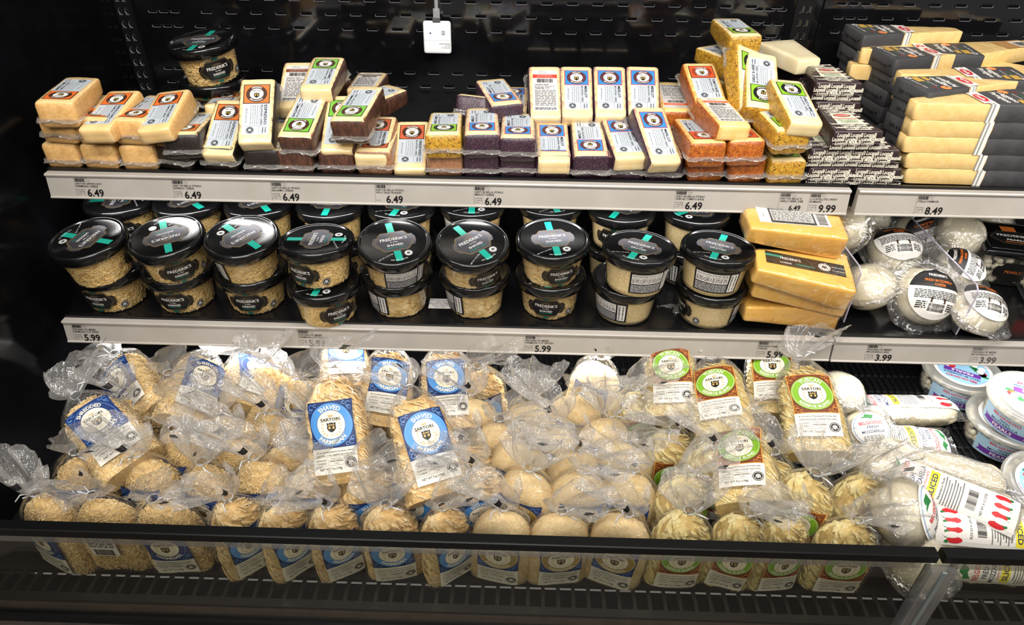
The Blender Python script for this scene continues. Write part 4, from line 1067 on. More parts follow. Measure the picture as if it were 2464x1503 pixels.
# ================================================================ mozzarella pouches
MOZ = mat('mozzarella', rgb(226, 217, 194), .32, .45, coat=.5, coatr=.08, var=rgb(216, 202, 168), vs=14, vamt=.3, bump2=(.4, 40, .004), sub=.15)
POUCH = clear('pouch_film', (1, 1, 1), .07, .7, .06, bump=1, bs=38, bdist=.006, veil=.03, warp=1.2)
BR, BH = .047, .040
def ball_mesh(seed):
    b = MB()
    def f(u, v):
        a = u*2*pi; ph = -pi/2+v*pi; d = V((cos(ph)*cos(a), cos(ph)*sin(a), sin(ph))); n = nz3(d.x*1.6, d.y*1.6, d.z*1.6, seed)*.004
        return (d.x*(BR+n), d.y*(BR+n), BH*.92+d.z*(BH*.92+n))
    b.grid(f, 28, 16, MOZ, True); return b.mesh('mozzarella')
def pouch_film(seed):
    b = MB(); q = random.Random(seed)
    def f(u, v):
        a = u*2*pi; sq = 1/max(abs(cos(a)), abs(sin(a)))**.55
        if v < .5:
            t = v/.5; r = (BR+.0015)*sin(t*pi/2*.98); z = BH*.92-cos(t*pi/2)*(BH*.92+.001)
        elif v < .62:
            t = (v-.5)/.12; r = (BR+.002)+t*.016*sq; z = BH*.92+.002*sin(a*7+seed)*t+.010*nz3(cos(a)*3, sin(a)*3, t, seed)*t
        else:
            t = (v-.62)/.38; k = 1-t
            r = (BR+.002)*k if t > .3 else (BR+.002)*k+.016*sq*(1-t/.3); z = BH*.92+(BH*.92+.0025)*sqrt(max(0, 1-min(1, r/(BR+.002))**2))
        n = nz3(cos(a)*4, sin(a)*4, v*8, seed)*.0012
        return (r*cos(a), r*sin(a), z+n)
    b.grid(f, 40, 26, POUCH, True); return b.mesh('film')
balls = [ball_mesh(1), ball_mesh(4)]; pfl = [pouch_film(2), pouch_film(7)]
MORG = ink('moz_orange', 226, 120, 48)
p = Pr(); p.ell(WH, 0, 0, .041, .041, 0, 40, 5)
p.seg(K, .041, .0095, 2); p.text(WH, "FREDERIK'S", 0, .030, .0062, 0, 'C', .015, .030, 4); p.text(MORG, 'FRESH MOZZARELLA', 0, .0205, .0058, 0, 'C', .015, .044, 4); p.text(MORG, 'CHEESE', 0, .0140, .0058, 0, 'C', .015, .018, 4)
p.fine(K, -.034, -.010, .034, .0045, 6, 2, 3); p.rect(ink('moz_brown', 62, 42, 24), -.012, -.0155, .012, -.0075, 3); p.bars(K, -.013, -.029, .013, -.017, 24, 2, 6); p.fine(K, -.030, -.026, -.016, -.014, 4, 2, 9); p.fine(K, .016, -.026, .030, -.014, 4, 2, 10)
def capmap(u, v, h):
    r = min(.999, sqrt(u*u+v*v)/(BR+.002)); return (u, v, BH*.92+(BH*.92+.0032)*sqrt(1-r*r)+h)
plab = p.mesh('label', capmap, .0002)
GM = 'fresh mozzarella pouches on the middle shelf'
def pouch(px, py, Y, nrm, label, lab=True, spin=0, s=1.0, v=0, group=GM):
    n = V(nrm).normalized(); up = V((0, .35, 1)); yv = (up-n*up.dot(n)).normalized(); xv = yv.cross(n)
    rm = Matrix.Rotation(spin, 3, n); q = pt(px, py, Y=Y)
    low = s*sqrt(BR*BR*(1-n.z**2)+(BH*.92*n.z)**2)
    while q.z-low < ZM-.003: Y -= .003; q = pt(px, py, Y=Y)
    M = frame(rm @ xv, rm @ yv, n, q-n*BH*.92*s) @ Matrix.Scale(s, 4)
    t = thing('mozzarella_pouch', label, 'mozzarella', M, group)
    ob('mozzarella', balls[v], t); ob('film', pfl[v], t)
    if lab: ob('label', plab, t)
pouch(2224, 712, -.030, (.05, -.72, .62), 'round mozzarella pouch facing out, black and white label under crinkled film', True, -.16, .98)
pouch(2086, 690, -.005, (-.3, .2, .9), 'round mozzarella ball in clear film by the first divider, no label', False, 0, .95, 1)
pouch(2150, 606, .085, (-.05, -.25, .95), 'mozzarella pouch lying flat behind the labelled one, label up', True, .1, .95, 1)
pouch(2024, 548, .075, (-.7, -.3, .5), 'mozzarella ball against the first divider next to the yellow wedges', False, 0, .86)
pouch(2085, 520, .165, (.2, .1, .9), 'mozzarella ball at the back between the dividers', False, 0, .86, 1)
pouch(2350, 746, -.030, (.25, -.25, .95), 'mozzarella pouch lying flat beyond the second divider, dark label up', True, -.5, .90)
pouch(2236, 528, .215, (.1, -.2, .9), 'mozzarella ball behind the second divider, rear one', False, 0, .86)
pouch(2310, 564, .125, (.2, -.3, .9), 'mozzarella ball behind the second divider, front one', False, .4, .90, 1)
pouch(2205, 566, .150, (.1, -.75, .55), 'mozzarella pouch seen through the second divider with dark label', True, .3, .86)
pouch(2306, 652, .045, (.2, -.3, .9), 'mozzarella pouch with its label under the loose film by the tub', True, .9, .86)
pouch(2372, 530, .205, (.1, .0, 1), 'mozzarella ball at the back beside the black-lidded tub', False, 0, .95, 1)
# clear dividers
ACR = clear('acrylic', (.95, .95, .97), .03, 1, .05, veil=.075, fres=True); ACE = mat('acrylic_edge', rgb(190, 184, 200), .2, .6)
for pxs, lb in (([(2030, 775), (2072, 658), (2068, 640), (2012, 566)], 'clear divider beside the yellow parmesan wedges'), ([(2300, 805), (2355, 704), (2350, 684), (2178, 508)], 'clear divider beside the labelled mozzarella pouch')):
    X = pt(*pxs[0], Z=ZM).x; P = [pt(*q, X=X) for q in pxs]; poly = [(p_.y, max(p_.z, ZM+.0005)) for p_ in P]; poly += [(.38, poly[-1][1]+.0), (.38, ZM+.0005)]
    if poly[-3][0] > .36: poly[-3] = (.34, poly[-3][1])
    t = thing('shelf_divider', lb, 'divider', TR(X, 0, 0), 'clear shelf dividers'); Tm = Matrix(((0, 0, 1, 0), (1, 0, 0, 0), (0, 1, 0, 0), (0, 0, 0, 1)))
    b = MB(); b.prism(poly, -.0011, .0011, ACR, Tm); ob('panel', b.mesh('panel', False), t)
    b = MB()
    for i in range(4 if len(poly) > 5 else 3):
        a, c = poly[i], poly[i+1]; b.tube([(0, *a), (0, *c)], .0013, ACE, 6)
    ob('edge', b.mesh('edge', False), t)
# square tubs of mozzarella pearls
TUBC = clear('tub_plastic', (.97, .97, .97), .02, 1, .06, veil=.05, fres=True)
def pearl_heap(w, h, z1, seed, r=.0062):
    b = MB(); q = random.Random(seed); n = 8
    for k in range(170):
        z = q.uniform(.007, z1); e = w+(h-w)*z/z1-.0075
        if q.random() < .8:
            s_ = q.choice([-1, 1]); xy = (s_*e, q.uniform(-e, e)) if q.random() < .5 else (q.uniform(-e, e), s_*e)
        else: xy = (q.uniform(-e, e), q.uniform(-e, e)); z = z1
        rr = r*q.uniform(.8, 1.15)
        prof = [(rr*max(.05, sin(pi*i/5)), -rr*cos(pi*i/5)*1.1) for i in range(6)]
        o_ = V((*xy, z)); m3_ = Matrix.Rotation(q.random()*3, 3, V((q.random(), q.random(), q.random())).normalized())
        vs = [o_+m3_ @ V((a*cos(2*pi*i/n), a*sin(2*pi*i/n), c)) for a, c in prof for i in range(n)]
        b.add(vs, [(j*n+i, j*n+(i+1) % n, (j+1)*n+(i+1) % n, (j+1)*n+i) for j in range(5) for i in range(n)], MOZ)
    return b.mesh('pearls')
pear = pearl_heap(.040, .047, .052, 3)
def sqtub():
    b = MB(); vs, fs = rbox(.104, .104, .066, .014, (2, 2, 2)); b.add([(x*(.86+.14*z/.066), y*(.86+.14*z/.066), z) for x, y, z in vs], fs, TUBC); body = b.mesh('tub')
    b = MB(); vs, fs = rbox(.114, .114, .013, .006, (3, 3, 0)); b.add([(x, y, z+.0625) for x, y, z in vs], fs, LIDB); b.add([(x*.84, y*.84, z*.25+.0738) for x, y, z in vs], fs, LIDB); lid = b.mesh('lid')
    p = Pr(); p.rect(MORG, -.013, .012, .010, .034, 0); plaque(p, 0, -.008, .080, .048, K, 1); hexline(p, 0, -.008, .078, .046, GOLDL, 2, .0004); p.text(WH, "FREDERIK'S", 0, .0, .0110, 0, 'C', .015, .054, 3); p.text(WH, 'PEARLS', 0, -.015, .0080, 0, 'C', .015, .030, 3); p.text(MORG, 'FRESH MOZZARELLA', 0, -.023, .0045, 0, 'C', .01, .038, 3)
    return body, lid, p.mesh('lid_print', lambda u, v, h: (u, v, .0772+h))
tb, tl, tp = sqtub()
p = Pr(); plaque(p, 0, 0, .060, .036, K, 0); p.text(MORG, 'PEARLS', 0, 0, .008, k=1); tfr = p.mesh('front_label', lambda u, v, h: (u, -.0500-.1*v-h, .034+v))
for px, py, yaw, sticker, lb in ((2428, 690, -.20, False, 'square clear tub of mozzarella pearls with black lid, farther back'), (2556, 752, -.25, True, 'square tub of mozzarella pearls with red sticker')):
    q = pt(px, py, Z=ZM); t = thing('pearl_tub', lb, 'tub', TR(q.x, q.y+.045, ZM-.002, yaw), 'square pearl tubs')
    ob('tub', tb, t); ob('pearls', pear, t, None, 'stuff'); l = ob('lid', tl, t); ob('lid_print', tp, l)
    ob('front_label', tfr, t)
    if sticker:
        p = Pr(); p.rect(ink('sticker_red', 238, 60, 40), -.050, .020, -.020, .042, 3); ob('sticker', p.mesh('sticker', lambda u, v, h: (u, -.0500-.1*(v-.034)-h-.0003, v)), t)

# ================================================================ bottom deck: mozzarella logs and pearl cups
LR, LL = .031, .185
def log_mesh(seed):
    b = MB()
    def f(u, v):
        a = u*2*pi; x = -LL/2+v*LL; e = min(1, (LL/2-abs(x))/.028); k = sqrt(max(0, 1-(1-e)**2))*.96+.04 if e < 1 else 1
        n = nz3(x*26, cos(a)*1.5, sin(a)*1.5, seed)*.0050+nz3(x*60, cos(a)*3, sin(a)*3, seed)*.0016+nz3(x*130+cos(a)*6, 0, sin(a)*3, seed+9)*.0016*(sin(a) < .75); r = LR*k+n*k
        y, z = r*cos(a)*1.05, r*sin(a)*.80
        return (x, y, LR*.80+z)
    b.grid(f, 28, 44, MOZ, True); return b.mesh('mozzarella')
def log_film(seed):
    b = MB()
    def f(u, v):
        x = -LL/2-.014+v*(LL+.028); w = LR*1.05+.010+.002*sin(x*90+seed); y = -w+u*2*w
        e = max(0, 1-(abs(x)/(LL/2+.001))**6); s_ = max(0, 1-(y/(LR*1.1))**2)
        z = LR*.80+sqrt(max(0, e*s_))*(LR*.80+.0022)+nz3(x*50, y*50, 0, seed)*.0016
        return (x, y, z)
    b.grid(f, 16, 34, POUCH)
    def g(u, v):
        a = pi+u*pi; x = -LL/2+v*LL; e = sqrt(max(0.0, 1-(abs(x)/(LL/2+.001))**5)); r = (LR+.0016)*e+nz3(x*50, cos(a)*3, sin(a)*3, seed)*.0012
        return (x, r*cos(a)*1.05, LR*.80+r*sin(a)*.80)
    b.grid(g, 16, 34, POUCH); return b.mesh('film')
logs = [log_mesh(2), log_mesh(6)]; lfl = [log_film(1), log_film(3)]
BGR = ink('bg_red', 206, 40, 48); BGB = ink('bg_blue', 40, 52, 96); BGY = ink('bg_yellow', 240, 224, 60); BGG = ink('bg_green', 40, 120, 60)
p = Pr(); p.rect(WH, -.084, -.026, .084, .026, 0, 20, 10)
r = pi/2
p.poly(BGG, [(-.082, -.010), (-.076, -.022), (-.068, -.020), (-.072, -.004), (-.078, .004)], 1); p.poly(BGG, [(-.080, .010), (-.074, .004), (-.070, .014), (-.076, .022)], 1)
p.text(BGR, 'BELGIOIOSO', -.062, 0, .0098, r, 'C', .012, .046, 1); p.text(BGB, 'FRESH', -.051, -.006, .0100, r, 'C', .01, .024, 1); p.text(BGB, 'MOZZARELLA', -.041, 0, .0096, r, 'C', .01, .048, 1); p.text(BGR, 'CASTS FAVORITE', -.0335, 0, .0042, r, 'C', .01, .036, 1)
p.rect(BGY, -.030, -.022, -.018, .022, 1, 2, 8); p.text(BGB, 'SLICED', -.024, 0, .0098, r, 'C', .02, .036, 2)
p.text(K, 'Nutrition Facts', -.013, 0, .0042, r, 'C', .02, .034, 1); 
for i in range(7): p.rect(GREY, -.0095+i*.0036, -.022, -.0080+i*.0036, .021-.004*(i % 3), 1, 1, 8)
p.bars(K, .020, -.014, .032, .014, 22, 1, 4, True); p.text(K, 'NET WT. 8 OZ (227g)', .040, 0, .0042, r, 'C', .015, .034, 1)
for i in range(7):
    p.ell(BGR if i % 2 == 0 else WH, .062+.004*(i % 2), -.020+i*.0066, .0105, .0042, 2+i % 2, 12, 2)
    p.ell(BGG, .072, -.018+i*.0066, .003, .002, 2, 8, 1)
def logmap(u, v, h):
    s_ = sqrt(max(0, 1-(v/(LR*1.1))**2)); e = sqrt(max(0, 1-(abs(u)/(LL/2+.001))**6)); return (u, v, LR*.80+s_*e*(LR*.80+.0034)+h)
loglab = p.mesh('label', logmap, .0002)
GLG = 'mozzarella logs on the bottom deck'
def log(p1, p2, z, label, lab=True, up=(0, 0, 1), v=0, rev=False):
    A, B = pt(*p1, Z=z+LR*.8), pt(*p2, Z=z+LR*.8); c = (A+B)/2; x = (B-A).normalized()
    if rev: x = -x
    n = V(up); n = (n-x*n.dot(x)).normalized(); y = n.cross(x)
    t = thing('mozzarella_log', label, 'mozzarella', frame(x, y, n, c-n*LR*.8), GLG)
    ob('mozzarella', logs[v], t); ob('film', lfl[v], t)
    if lab: ob('label', loglab, t)
z0 = ZD+.002
log((2052, 988), (2290, 990), z0, 'mozzarella log lying across the ribbed mat, smooth side out', True, (0, .35, .9))
log((2048, 1060), (2240, 1075), z0, 'mozzarella log mostly hidden behind the plump one', True, (0, -.1, 1), 1, True)
log((2140, 1092), (2380, 1160), z0+.035, 'plump mozzarella log lying face down over a sliced one', False, (0, .3, .9), 1)
log((2165, 1150), (2395, 1240), z0+.062, 'sliced mozzarella log with yellow band label on top of the heap', True, (.0, -.55, .83))
log((2500, 1290), (2265, 1268), z0+.040, 'sliced mozzarella log with label upside down behind the rail', True, (0, -.5, .86), 1)
log((2310, 1342), (2560, 1360), z0+.002, 'sliced mozzarella log pressed against the glass front', True, (0, -.85, .5))
# ball pouches among the logs
POF = 'mozzarella balls in pouches on the bottom deck'
p = Pr(); p.ell(WH, 0, 0, .036, .036, 0, 36, 4); p.ring(ink('bg_lightblue', 140, 170, 210), 0, 0, .0325, .0335, 2, 36); p.poly(BGG, [(-.016, .022), (-.004, .030), (.010, .026), (.004, .018)], 2); p.text(BGR, 'BELGIOIOSO', 0, .010, .0095, 0, 'C', .015, .046, 2); p.text(BGB, 'FRESH', 0, .001, .0078, 0, 'C', .01, .022, 2); p.text(BGB, 'MOZZARELLA', 0, -.008, .0078, 0, 'C', .01, .044, 2); p.fine(GREY, -.02, -.026, .02, -.015, 4, 2, 3)
bglab = p.mesh('label', capmap, .0002)
def bgball(px, py, Z, nrm, label, lab, spin=0, v=0, s=1.0):
    n = V(nrm).normalized(); up = V((0, .35, 1)); yv = (up-n*up.dot(n)).normalized(); xv = yv.cross(n); rm = Matrix.Rotation(spin, 3, n); q = pt(px, py, Z=max(Z, ZD+s*.044))
    t = thing('mozzarella_ball_pouch', label, 'mozzarella', frame(rm @ xv, rm @ yv, n, q-n*BH*s) @ Matrix.Scale(s, 4), POF); ob('mozzarella', balls[v], t); ob('film', pfl[v], t)
    if lab: ob('label', bglab, t)
bgball(2112, 1118, -.345, (-.2, .3, .9), 'bare mozzarella ball in clear film between cheese bags and logs', False, 0, 0, .92)
bgball(2085, 1040, -.375, (-.1, -.45, .85), 'mozzarella ball pouch with round label behind the bare ball', True, .2, 1, .82)
bgball(2178, 1232, -.290, (.75, -.35, .5), 'mozzarella ball pouch at the rail with its label turned sideways', True, .5, 1, 1.0)
bgball(2020, 940, -.345, (.2, .2, .9), 'white mozzarella pouch poking out beside the green-labelled bags', False, 0, 1, .9)
bgball(2205, 1340, -.400, (.1, -.2, .9), 'mozzarella ball seen through the glass beside the joint post', False, 0, 0, .95)

# pearl cups
PC0, PC1, PCH = .057, .064, .050
PLID = clear('pearl_lid_plastic', (.95, .95, .93), .2, .6, .2, veil=.45, veilcol=(.86, .85, .80, 1)); PCUP = clear('pearl_cup_plastic', (.98, .98, .97), .02, 1, .08, veil=.12, fres=True)
LBLUE = ink('pearl_blue', 168, 200, 220); PURP = ink('pearl_purple', 104, 54, 150)
b = MB(); b.lathe([(.001, .0005), (PC0-.003, .0005), (PC0, .004), (PC1, PCH)], 44, PCUP); pcup = b.mesh('cup')
b = MB(); b.lathe([(PC1-.001, .047), (PC1+.0035, .047), (PC1+.0045, .050), (PC1+.004, .0545), (PC1+.001, .057), (PC1-.004, .0575), (PC1-.008, .0555), (PC1-.012, .0540), (.001, .0540)], 56, PLID); plid = b.mesh('lid')
p = Pr()
p.rect(LBLUE, -.090, -.020, .090, .018, 0, 36, 3)
for u0 in (-.045, .045):
    p.text(BGR, 'BELGIOIOSO', u0, .0125, .0075, 0, 'C', .015, .046, 2); p.text(BGB, 'FRESH', u0, .0055, .0052, 0, 'C', .01, .016, 2); p.text(BGB, 'MOZZARELLA', u0, -.0005, .0072, 0, 'C', .012, .046, 2)
    pts = [(-.036, -.004), (-.028, -.004), (.028, -.004), (.036, -.004), (.032, -.010), (.037, -.016), (.028, -.0155), (-.028, -.0155), (-.037, -.016), (-.032, -.010)]
    p.rect(PURP, u0-.033, -.0155, u0+.033, -.0045, 1, 14, 2); p.poly(PURP, [(u0-.038, -.003), (u0-.031, -.005), (u0-.031, -.014), (u0-.039, -.016), (u0-.035, -.009)], 1); p.poly(PURP, [(u0+.038, -.003), (u0+.031, -.005), (u0+.031, -.014), (u0+.039, -.016), (u0+.035, -.009)], 1)
    p.text(WH, 'PEARLS', u0, -.010, .0092, 0, 'C', .012, .034, 3); p.text(BGB, 'NET WT. 8 OZ (227g)', u0, -.0182, .0030, 0, 'C', .02, .026, 2)
p.rect(ink('facts_cream', 226, 218, 178), -.010, -.012, .010, .016, 2, 4, 2); p.fine(K, -.009, .003, .009, .015, 6, 3, 4); p.bars(BGB, -.008, -.011, .008, .001, 20, 3, 7)
def pmap(u, v, h):
    z = .025+v; r = PC0+(PC1-PC0)*z/PCH+.0004+h; a = -pi/2+u/.061; return (r*cos(a), r*sin(a), z)
pcl = p.mesh('side_label', pmap, .00015)
p = Pr(); p.ell(LBLUE, 0, 0, .050, .050, 0, 40, 1); p.ring(WH, 0, 0, .044, .050, 1, 40); p.arc(PURP, 'INGREDIENTS PASTEURIZED MILK ENZYMES SALT', 0, 0, .047, .0044, False, .01, 2); p.ell(ink('pearl_inner', 150, 196, 226), 0, 0, .0435, .0435, 1, 40, 1)
q_ = random.Random(8)
for i in range(34):
    a, rr = q_.uniform(0, 2*pi), .040*sqrt(q_.random()); x, y = rr*cos(a), rr*sin(a)
    if y > .002: continue
    p.ell(BGR if i % 3 == 0 else WH, x, y, .0062, .0062, 2+i % 5, 12, 1)
for i in range(6): p.ell(BGG, -.036+i*.004, .006-.004*i, .007, .003, 2, 10, 1)
p.text(BGR, 'BELGIOIOSO', 0, .031, .0085, 0, 'C', .015, .050, 8); p.text(BGB, 'FRESH MOZZARELLA', 0, .0225, .0062, 0, 'C', .015, .060, 8); p.rect(PURP, -.030, .006, .030, .0175, 8); p.text(WH, 'PEARLS', 0, .0118, .0095, 0, 'C', .015, .036, 9)
pct = p.mesh('lid_print', lambda u, v, h: (u, v, .0543+h), .00012)
b = MB()
def psurf(u, v):
    a = u*2*pi; z = .004+v*.040; rr = PC0+(PC1-PC0)*z/PCH-.006; return rr, a, z
q_ = random.Random(4); n = 8
for k in range(150):
    rr, a, z = psurf(q_.random(), q_.random()); r0 = .0058; prof = [(r0*max(.05, sin(pi*i/5)), -r0*cos(pi*i/5)) for i in range(6)]
    b.add([(rr*cos(a)+e*cos(2*pi*i/n), rr*sin(a)+e*sin(2*pi*i/n), z+c+.003) for e, c in prof for i in range(n)], [(j*n+i, j*n+(i+1) % n, (j+1)*n+(i+1) % n, (j+1)*n+i) for j in range(5) for i in range(n)], MOZ)
ppl = b.mesh('pearls')
for (px, py, z, yaw, lr, tx, lb) in ((2290, 940, ZD, 14, 150, 0, 'blue-labelled pearl cup standing alone at the back'), (2402, 1062, ZD, 12, 30, 0, 'blue-labelled pearl cup under another'), (2452, 1015, ZD+.0555, -18, -28, 3, 'pearl cup stacked on another, lid with red and white balls'), (2486, 1218, ZD+.004, -20, -40, 8, 'pearl cup nearest the rail, tilted toward the aisle')):
    q = pt(px, py, Z=z); t = thing('pearl_cup', lb, 'cheese cup', TR(q.x, q.y, z, 0, radians(tx)), 'mozzarella pearl cups')
    ob('cup', pcup, t); ob('pearls', ppl, t, None, 'stuff'); l = ob('lid', plid, t); ob('lid_print', pct, l, Matrix.Rotation(radians(lr), 4, 'Z')); ob('side_label', pcl, t, Matrix.Rotation(radians(yaw), 4, 'Z'))

# ================================================================ tied bags of shredded, shaved and grated cheese
FILM = clear('bag_film', (1, 1, 1), .040, .40, .05, bump=1.0, bs=42, bdist=.012, veil=.030, warp=1.6, blend=.4)
FILMT = clear('bag_film_gathered', (1, 1, 1), .055, .48, .07, bump=1.0, bs=60, bdist=.012, veil=.18, veilcol=(.97, .96, .94, 1), warp=1.0, stretch=(1, 1, .3), blend=.5)
TIE = mat('twist_tie', rgb(226, 228, 232), .35, .4)
A0, B0, FH, ZN, ZT = .0485, .029, .138, .160, .206
def prof(z):
    k = .93+.07*min(1, sqrt(max(0, z)/.010)); kb = .70+.30*min(1, sqrt(max(0, z)/.018)); a = (A0-.010*z/.15)*k; b = (B0-.002*z/.15)*kb
    if z > .10:
        t = min(1, (z-.10)/(ZN-.10)); s_ = t**2.1; a = a*(1-s_)+.0065*s_; b = b*(1-s_)+.0065*s_
    return a, b
def ex(z): return 3.1-1.0*max(0, min(1, (z-.08)/.06))
def lump(th, z, seed): return nz3(cos(th)*1.3, sin(th)*1.3, z*22, seed)*.0028
def film_pt(th, z, seed, grow=0):
    a, b = prof(z); n = ex(z); c, s_ = cos(th), sin(th)
    x = (a+grow)*math.copysign(abs(c)**(2/n), c); y = (b+grow)*math.copysign(abs(s_)**(2/n), s_)
    w = max(0, min(1, (z-.105)/.05)); l = lump(th, z, seed)*(1-w); pl = 1+.16*w*sin(11*th+seed)+.10*w*sin(17*th+2*seed)
    d = V((x, y)); r_ = d.length or 1e-6
    return x*pl*(1+l/r_), y*pl*(1+l/r_)
BEND = [(.020, -.008), (-.022, .006), (.003, .014), (-.022, .020), (.034, .004)]
def bag_film(seed):
    b = MB(); nth = 52; bx, by = BEND[seed % 5]
    b.grid(lambda u, v: (*film_pt(u*2*pi, v*ZN, seed, .0012), v*ZN), nth, 20, FILM, True)
    b.grid(lambda u, v: (film_pt(u*2*pi, 0, seed)[0]*v, film_pt(u*2*pi, 0, seed)[1]*v, .0), nth, 1, FILM, True)
    f1 = b.mesh('film'); b = MB(); q = random.Random(seed); ph = [q.uniform(0, 6.28) for _ in range(6)]
    def fl(u, v):
        th = u*2*pi; r = .0065+.036*v**.75; x = r*cos(th)*(1.1); y = (.0065+.016*v**.8)*sin(th)
        y += v*(.007*sin(5*th+ph[0])+.004*sin(9*th+ph[1])+.002*sin(21*th+ph[4])); x += v*(.005*sin(7*th+ph[2])+.002*sin(19*th+ph[5]))
        z = ZN+(ZT-ZN)*v*(1-.35*v*(abs(bx)+abs(by))/.05)+v*.007*sin(3*th+ph[3])+v*.006*nz3(cos(th)*3, sin(th)*3, v*2, seed)
        return (x+bx*v*v*1.4, y+by*v*v*1.4, z)
    b.grid(fl, 60, 9, FILMT, True)
    u0 = q.uniform(.62, .85); b.grid(lambda u, v: tuple(V(fl(u0+.022*u, .62+.18*v))+V((0, -.0006, .0004))), 3, 3, K)
    return f1, b.mesh('gathered_neck')
def bag_fill(kind, seed):
    b = MB(); rnd = random.Random(seed*7+3)
    base = {'shredded': SHB2, 'shaved': FLB2, 'grated': GRATEB, 'tuscan': TUSB}[kind]; ins = .0012 if kind == 'grated' else .0045
    def fp(u, v, extra=0):
        th = u*2*pi; z = .0015+v*FH; zz = min(z, .112); x, y = film_pt(th, zz, seed); k = 1.0
        if z > .100: k = sqrt(max(0.003, 1-((z-.100)/(FH-.0984))**2))
        r = sqrt(x*x+y*y); f = max(.02, (r-ins-extra)/r)*k
        return V((x*f, y*f, z))
    def base_pt(u, v):
        p_ = fp(u, v); n = nz3(p_.x*60, p_.y*60, p_.z*60, seed)*.0016; return p_+V((n, n*.6, n*(p_.z > .1)))
    b.grid(base_pt, 36, 22, base, True)
    b.add([base_pt(i/36, 0) for i in range(36)], [tuple(range(35, -1, -1))], base); b.add([base_pt(i/36, 1) for i in range(36)], [tuple(range(36))], base)
    def surf(u, v):
        p_ = fp(u, v*.985, -.0006); e = 1e-3; du = fp((u+e) % 1, v*.985)-p_; dv = fp(u, min(.99, v*.985+e))-p_; n = du.cross(dv)
        if n.length < 1e-12: n = V((0, 0, 1))
        n.normalize()
        if n.dot(V((p_.x, p_.y, .02 if p_.z > .1 else 0))) < 0: n = -n
        return p_, n
    def ins_(p):
        z = max(.0012, p.z); th = atan2(p.y, p.x); zz = min(z, .135); a, b_ = prof(zz); n = ex(zz)
        r = sqrt(p.x*p.x+p.y*p.y) or 1e-6; c, s_ = abs(p.x/r)/a, abs(p.y/r)/b_; rm = (c**n+s_**n)**(-1/n); tp = math.atan2(math.copysign((s_*rm)**(n/2), p.y), math.copysign((c*rm)**(n/2), p.x))
        m_ = rm+lump(tp, zz, seed)-.0022
        return V((p.x*m_/r, p.y*m_/r, z)) if r > m_ else V((p.x, p.y, z))
    if kind == 'shredded': strands(b, surf, 1500, rnd, (.004, .008), .0010, m=SHRED2, inside=ins_)
    if kind == 'shaved': strands(b, surf, 330, rnd, (.012, .024), flake=True, m=FLAKE2, inside=ins_)
    if kind == 'tuscan': strands(b, surf, 330, rnd, (.012, .024), flake=True, m=TUSF, inside=ins_)
    return b.mesh('cheese_filling', kind == 'grated')
SHB2 = mat('bag_shred_base', rgb(240, 206, 142), .6, .3, var=rgb(224, 182, 112), vs=200, bump=.6, bs=300)
FLB2 = mat('bag_flake_base', rgb(240, 204, 140), .6, .3, var=rgb(222, 178, 108), vs=120, bump=.6, bs=200)
SHRED2 = mat('bag_shred', rgb(253, 226, 170), .5, .35, var=rgb(246, 208, 144), vs=120, sub=.1)
FLAKE2 = mat('bag_flake', rgb(253, 224, 170), .5, .35, var=rgb(246, 206, 142), vs=60, sub=.1)
TUSF = mat('bag_tuscan_flake', rgb(246, 228, 166), .5, .35, var=rgb(238, 214, 140), vs=60, sub=.1); TUSB = mat('bag_tuscan_base', rgb(228, 200, 130), .6, .3, var=rgb(206, 172, 98), vs=90, bump=.5, bs=160)
GRATEB = mat('bag_grated', rgb(254, 228, 176), .7, .2, var=rgb(248, 210, 148), vs=240, vdet=6, bump=.8, bs=520, bdist=.0015)
LAB = {'shredded': ((30, 54, 112), (30, 54, 112), (20, 34, 74), 'SHREDDED', 'PARMESAN'), 'shaved': ((30, 50, 100), (78, 146, 214), (20, 34, 74), 'SHAVED', 'PARMESAN'), 'grated': ((34, 58, 120), (170, 140, 70), (20, 34, 74), 'GRATED', 'PARMESAN'), 'tuscan': ((112, 58, 34), (126, 176, 42), (60, 96, 24), 'TUSCAN', 'RESERVE BLEND')}
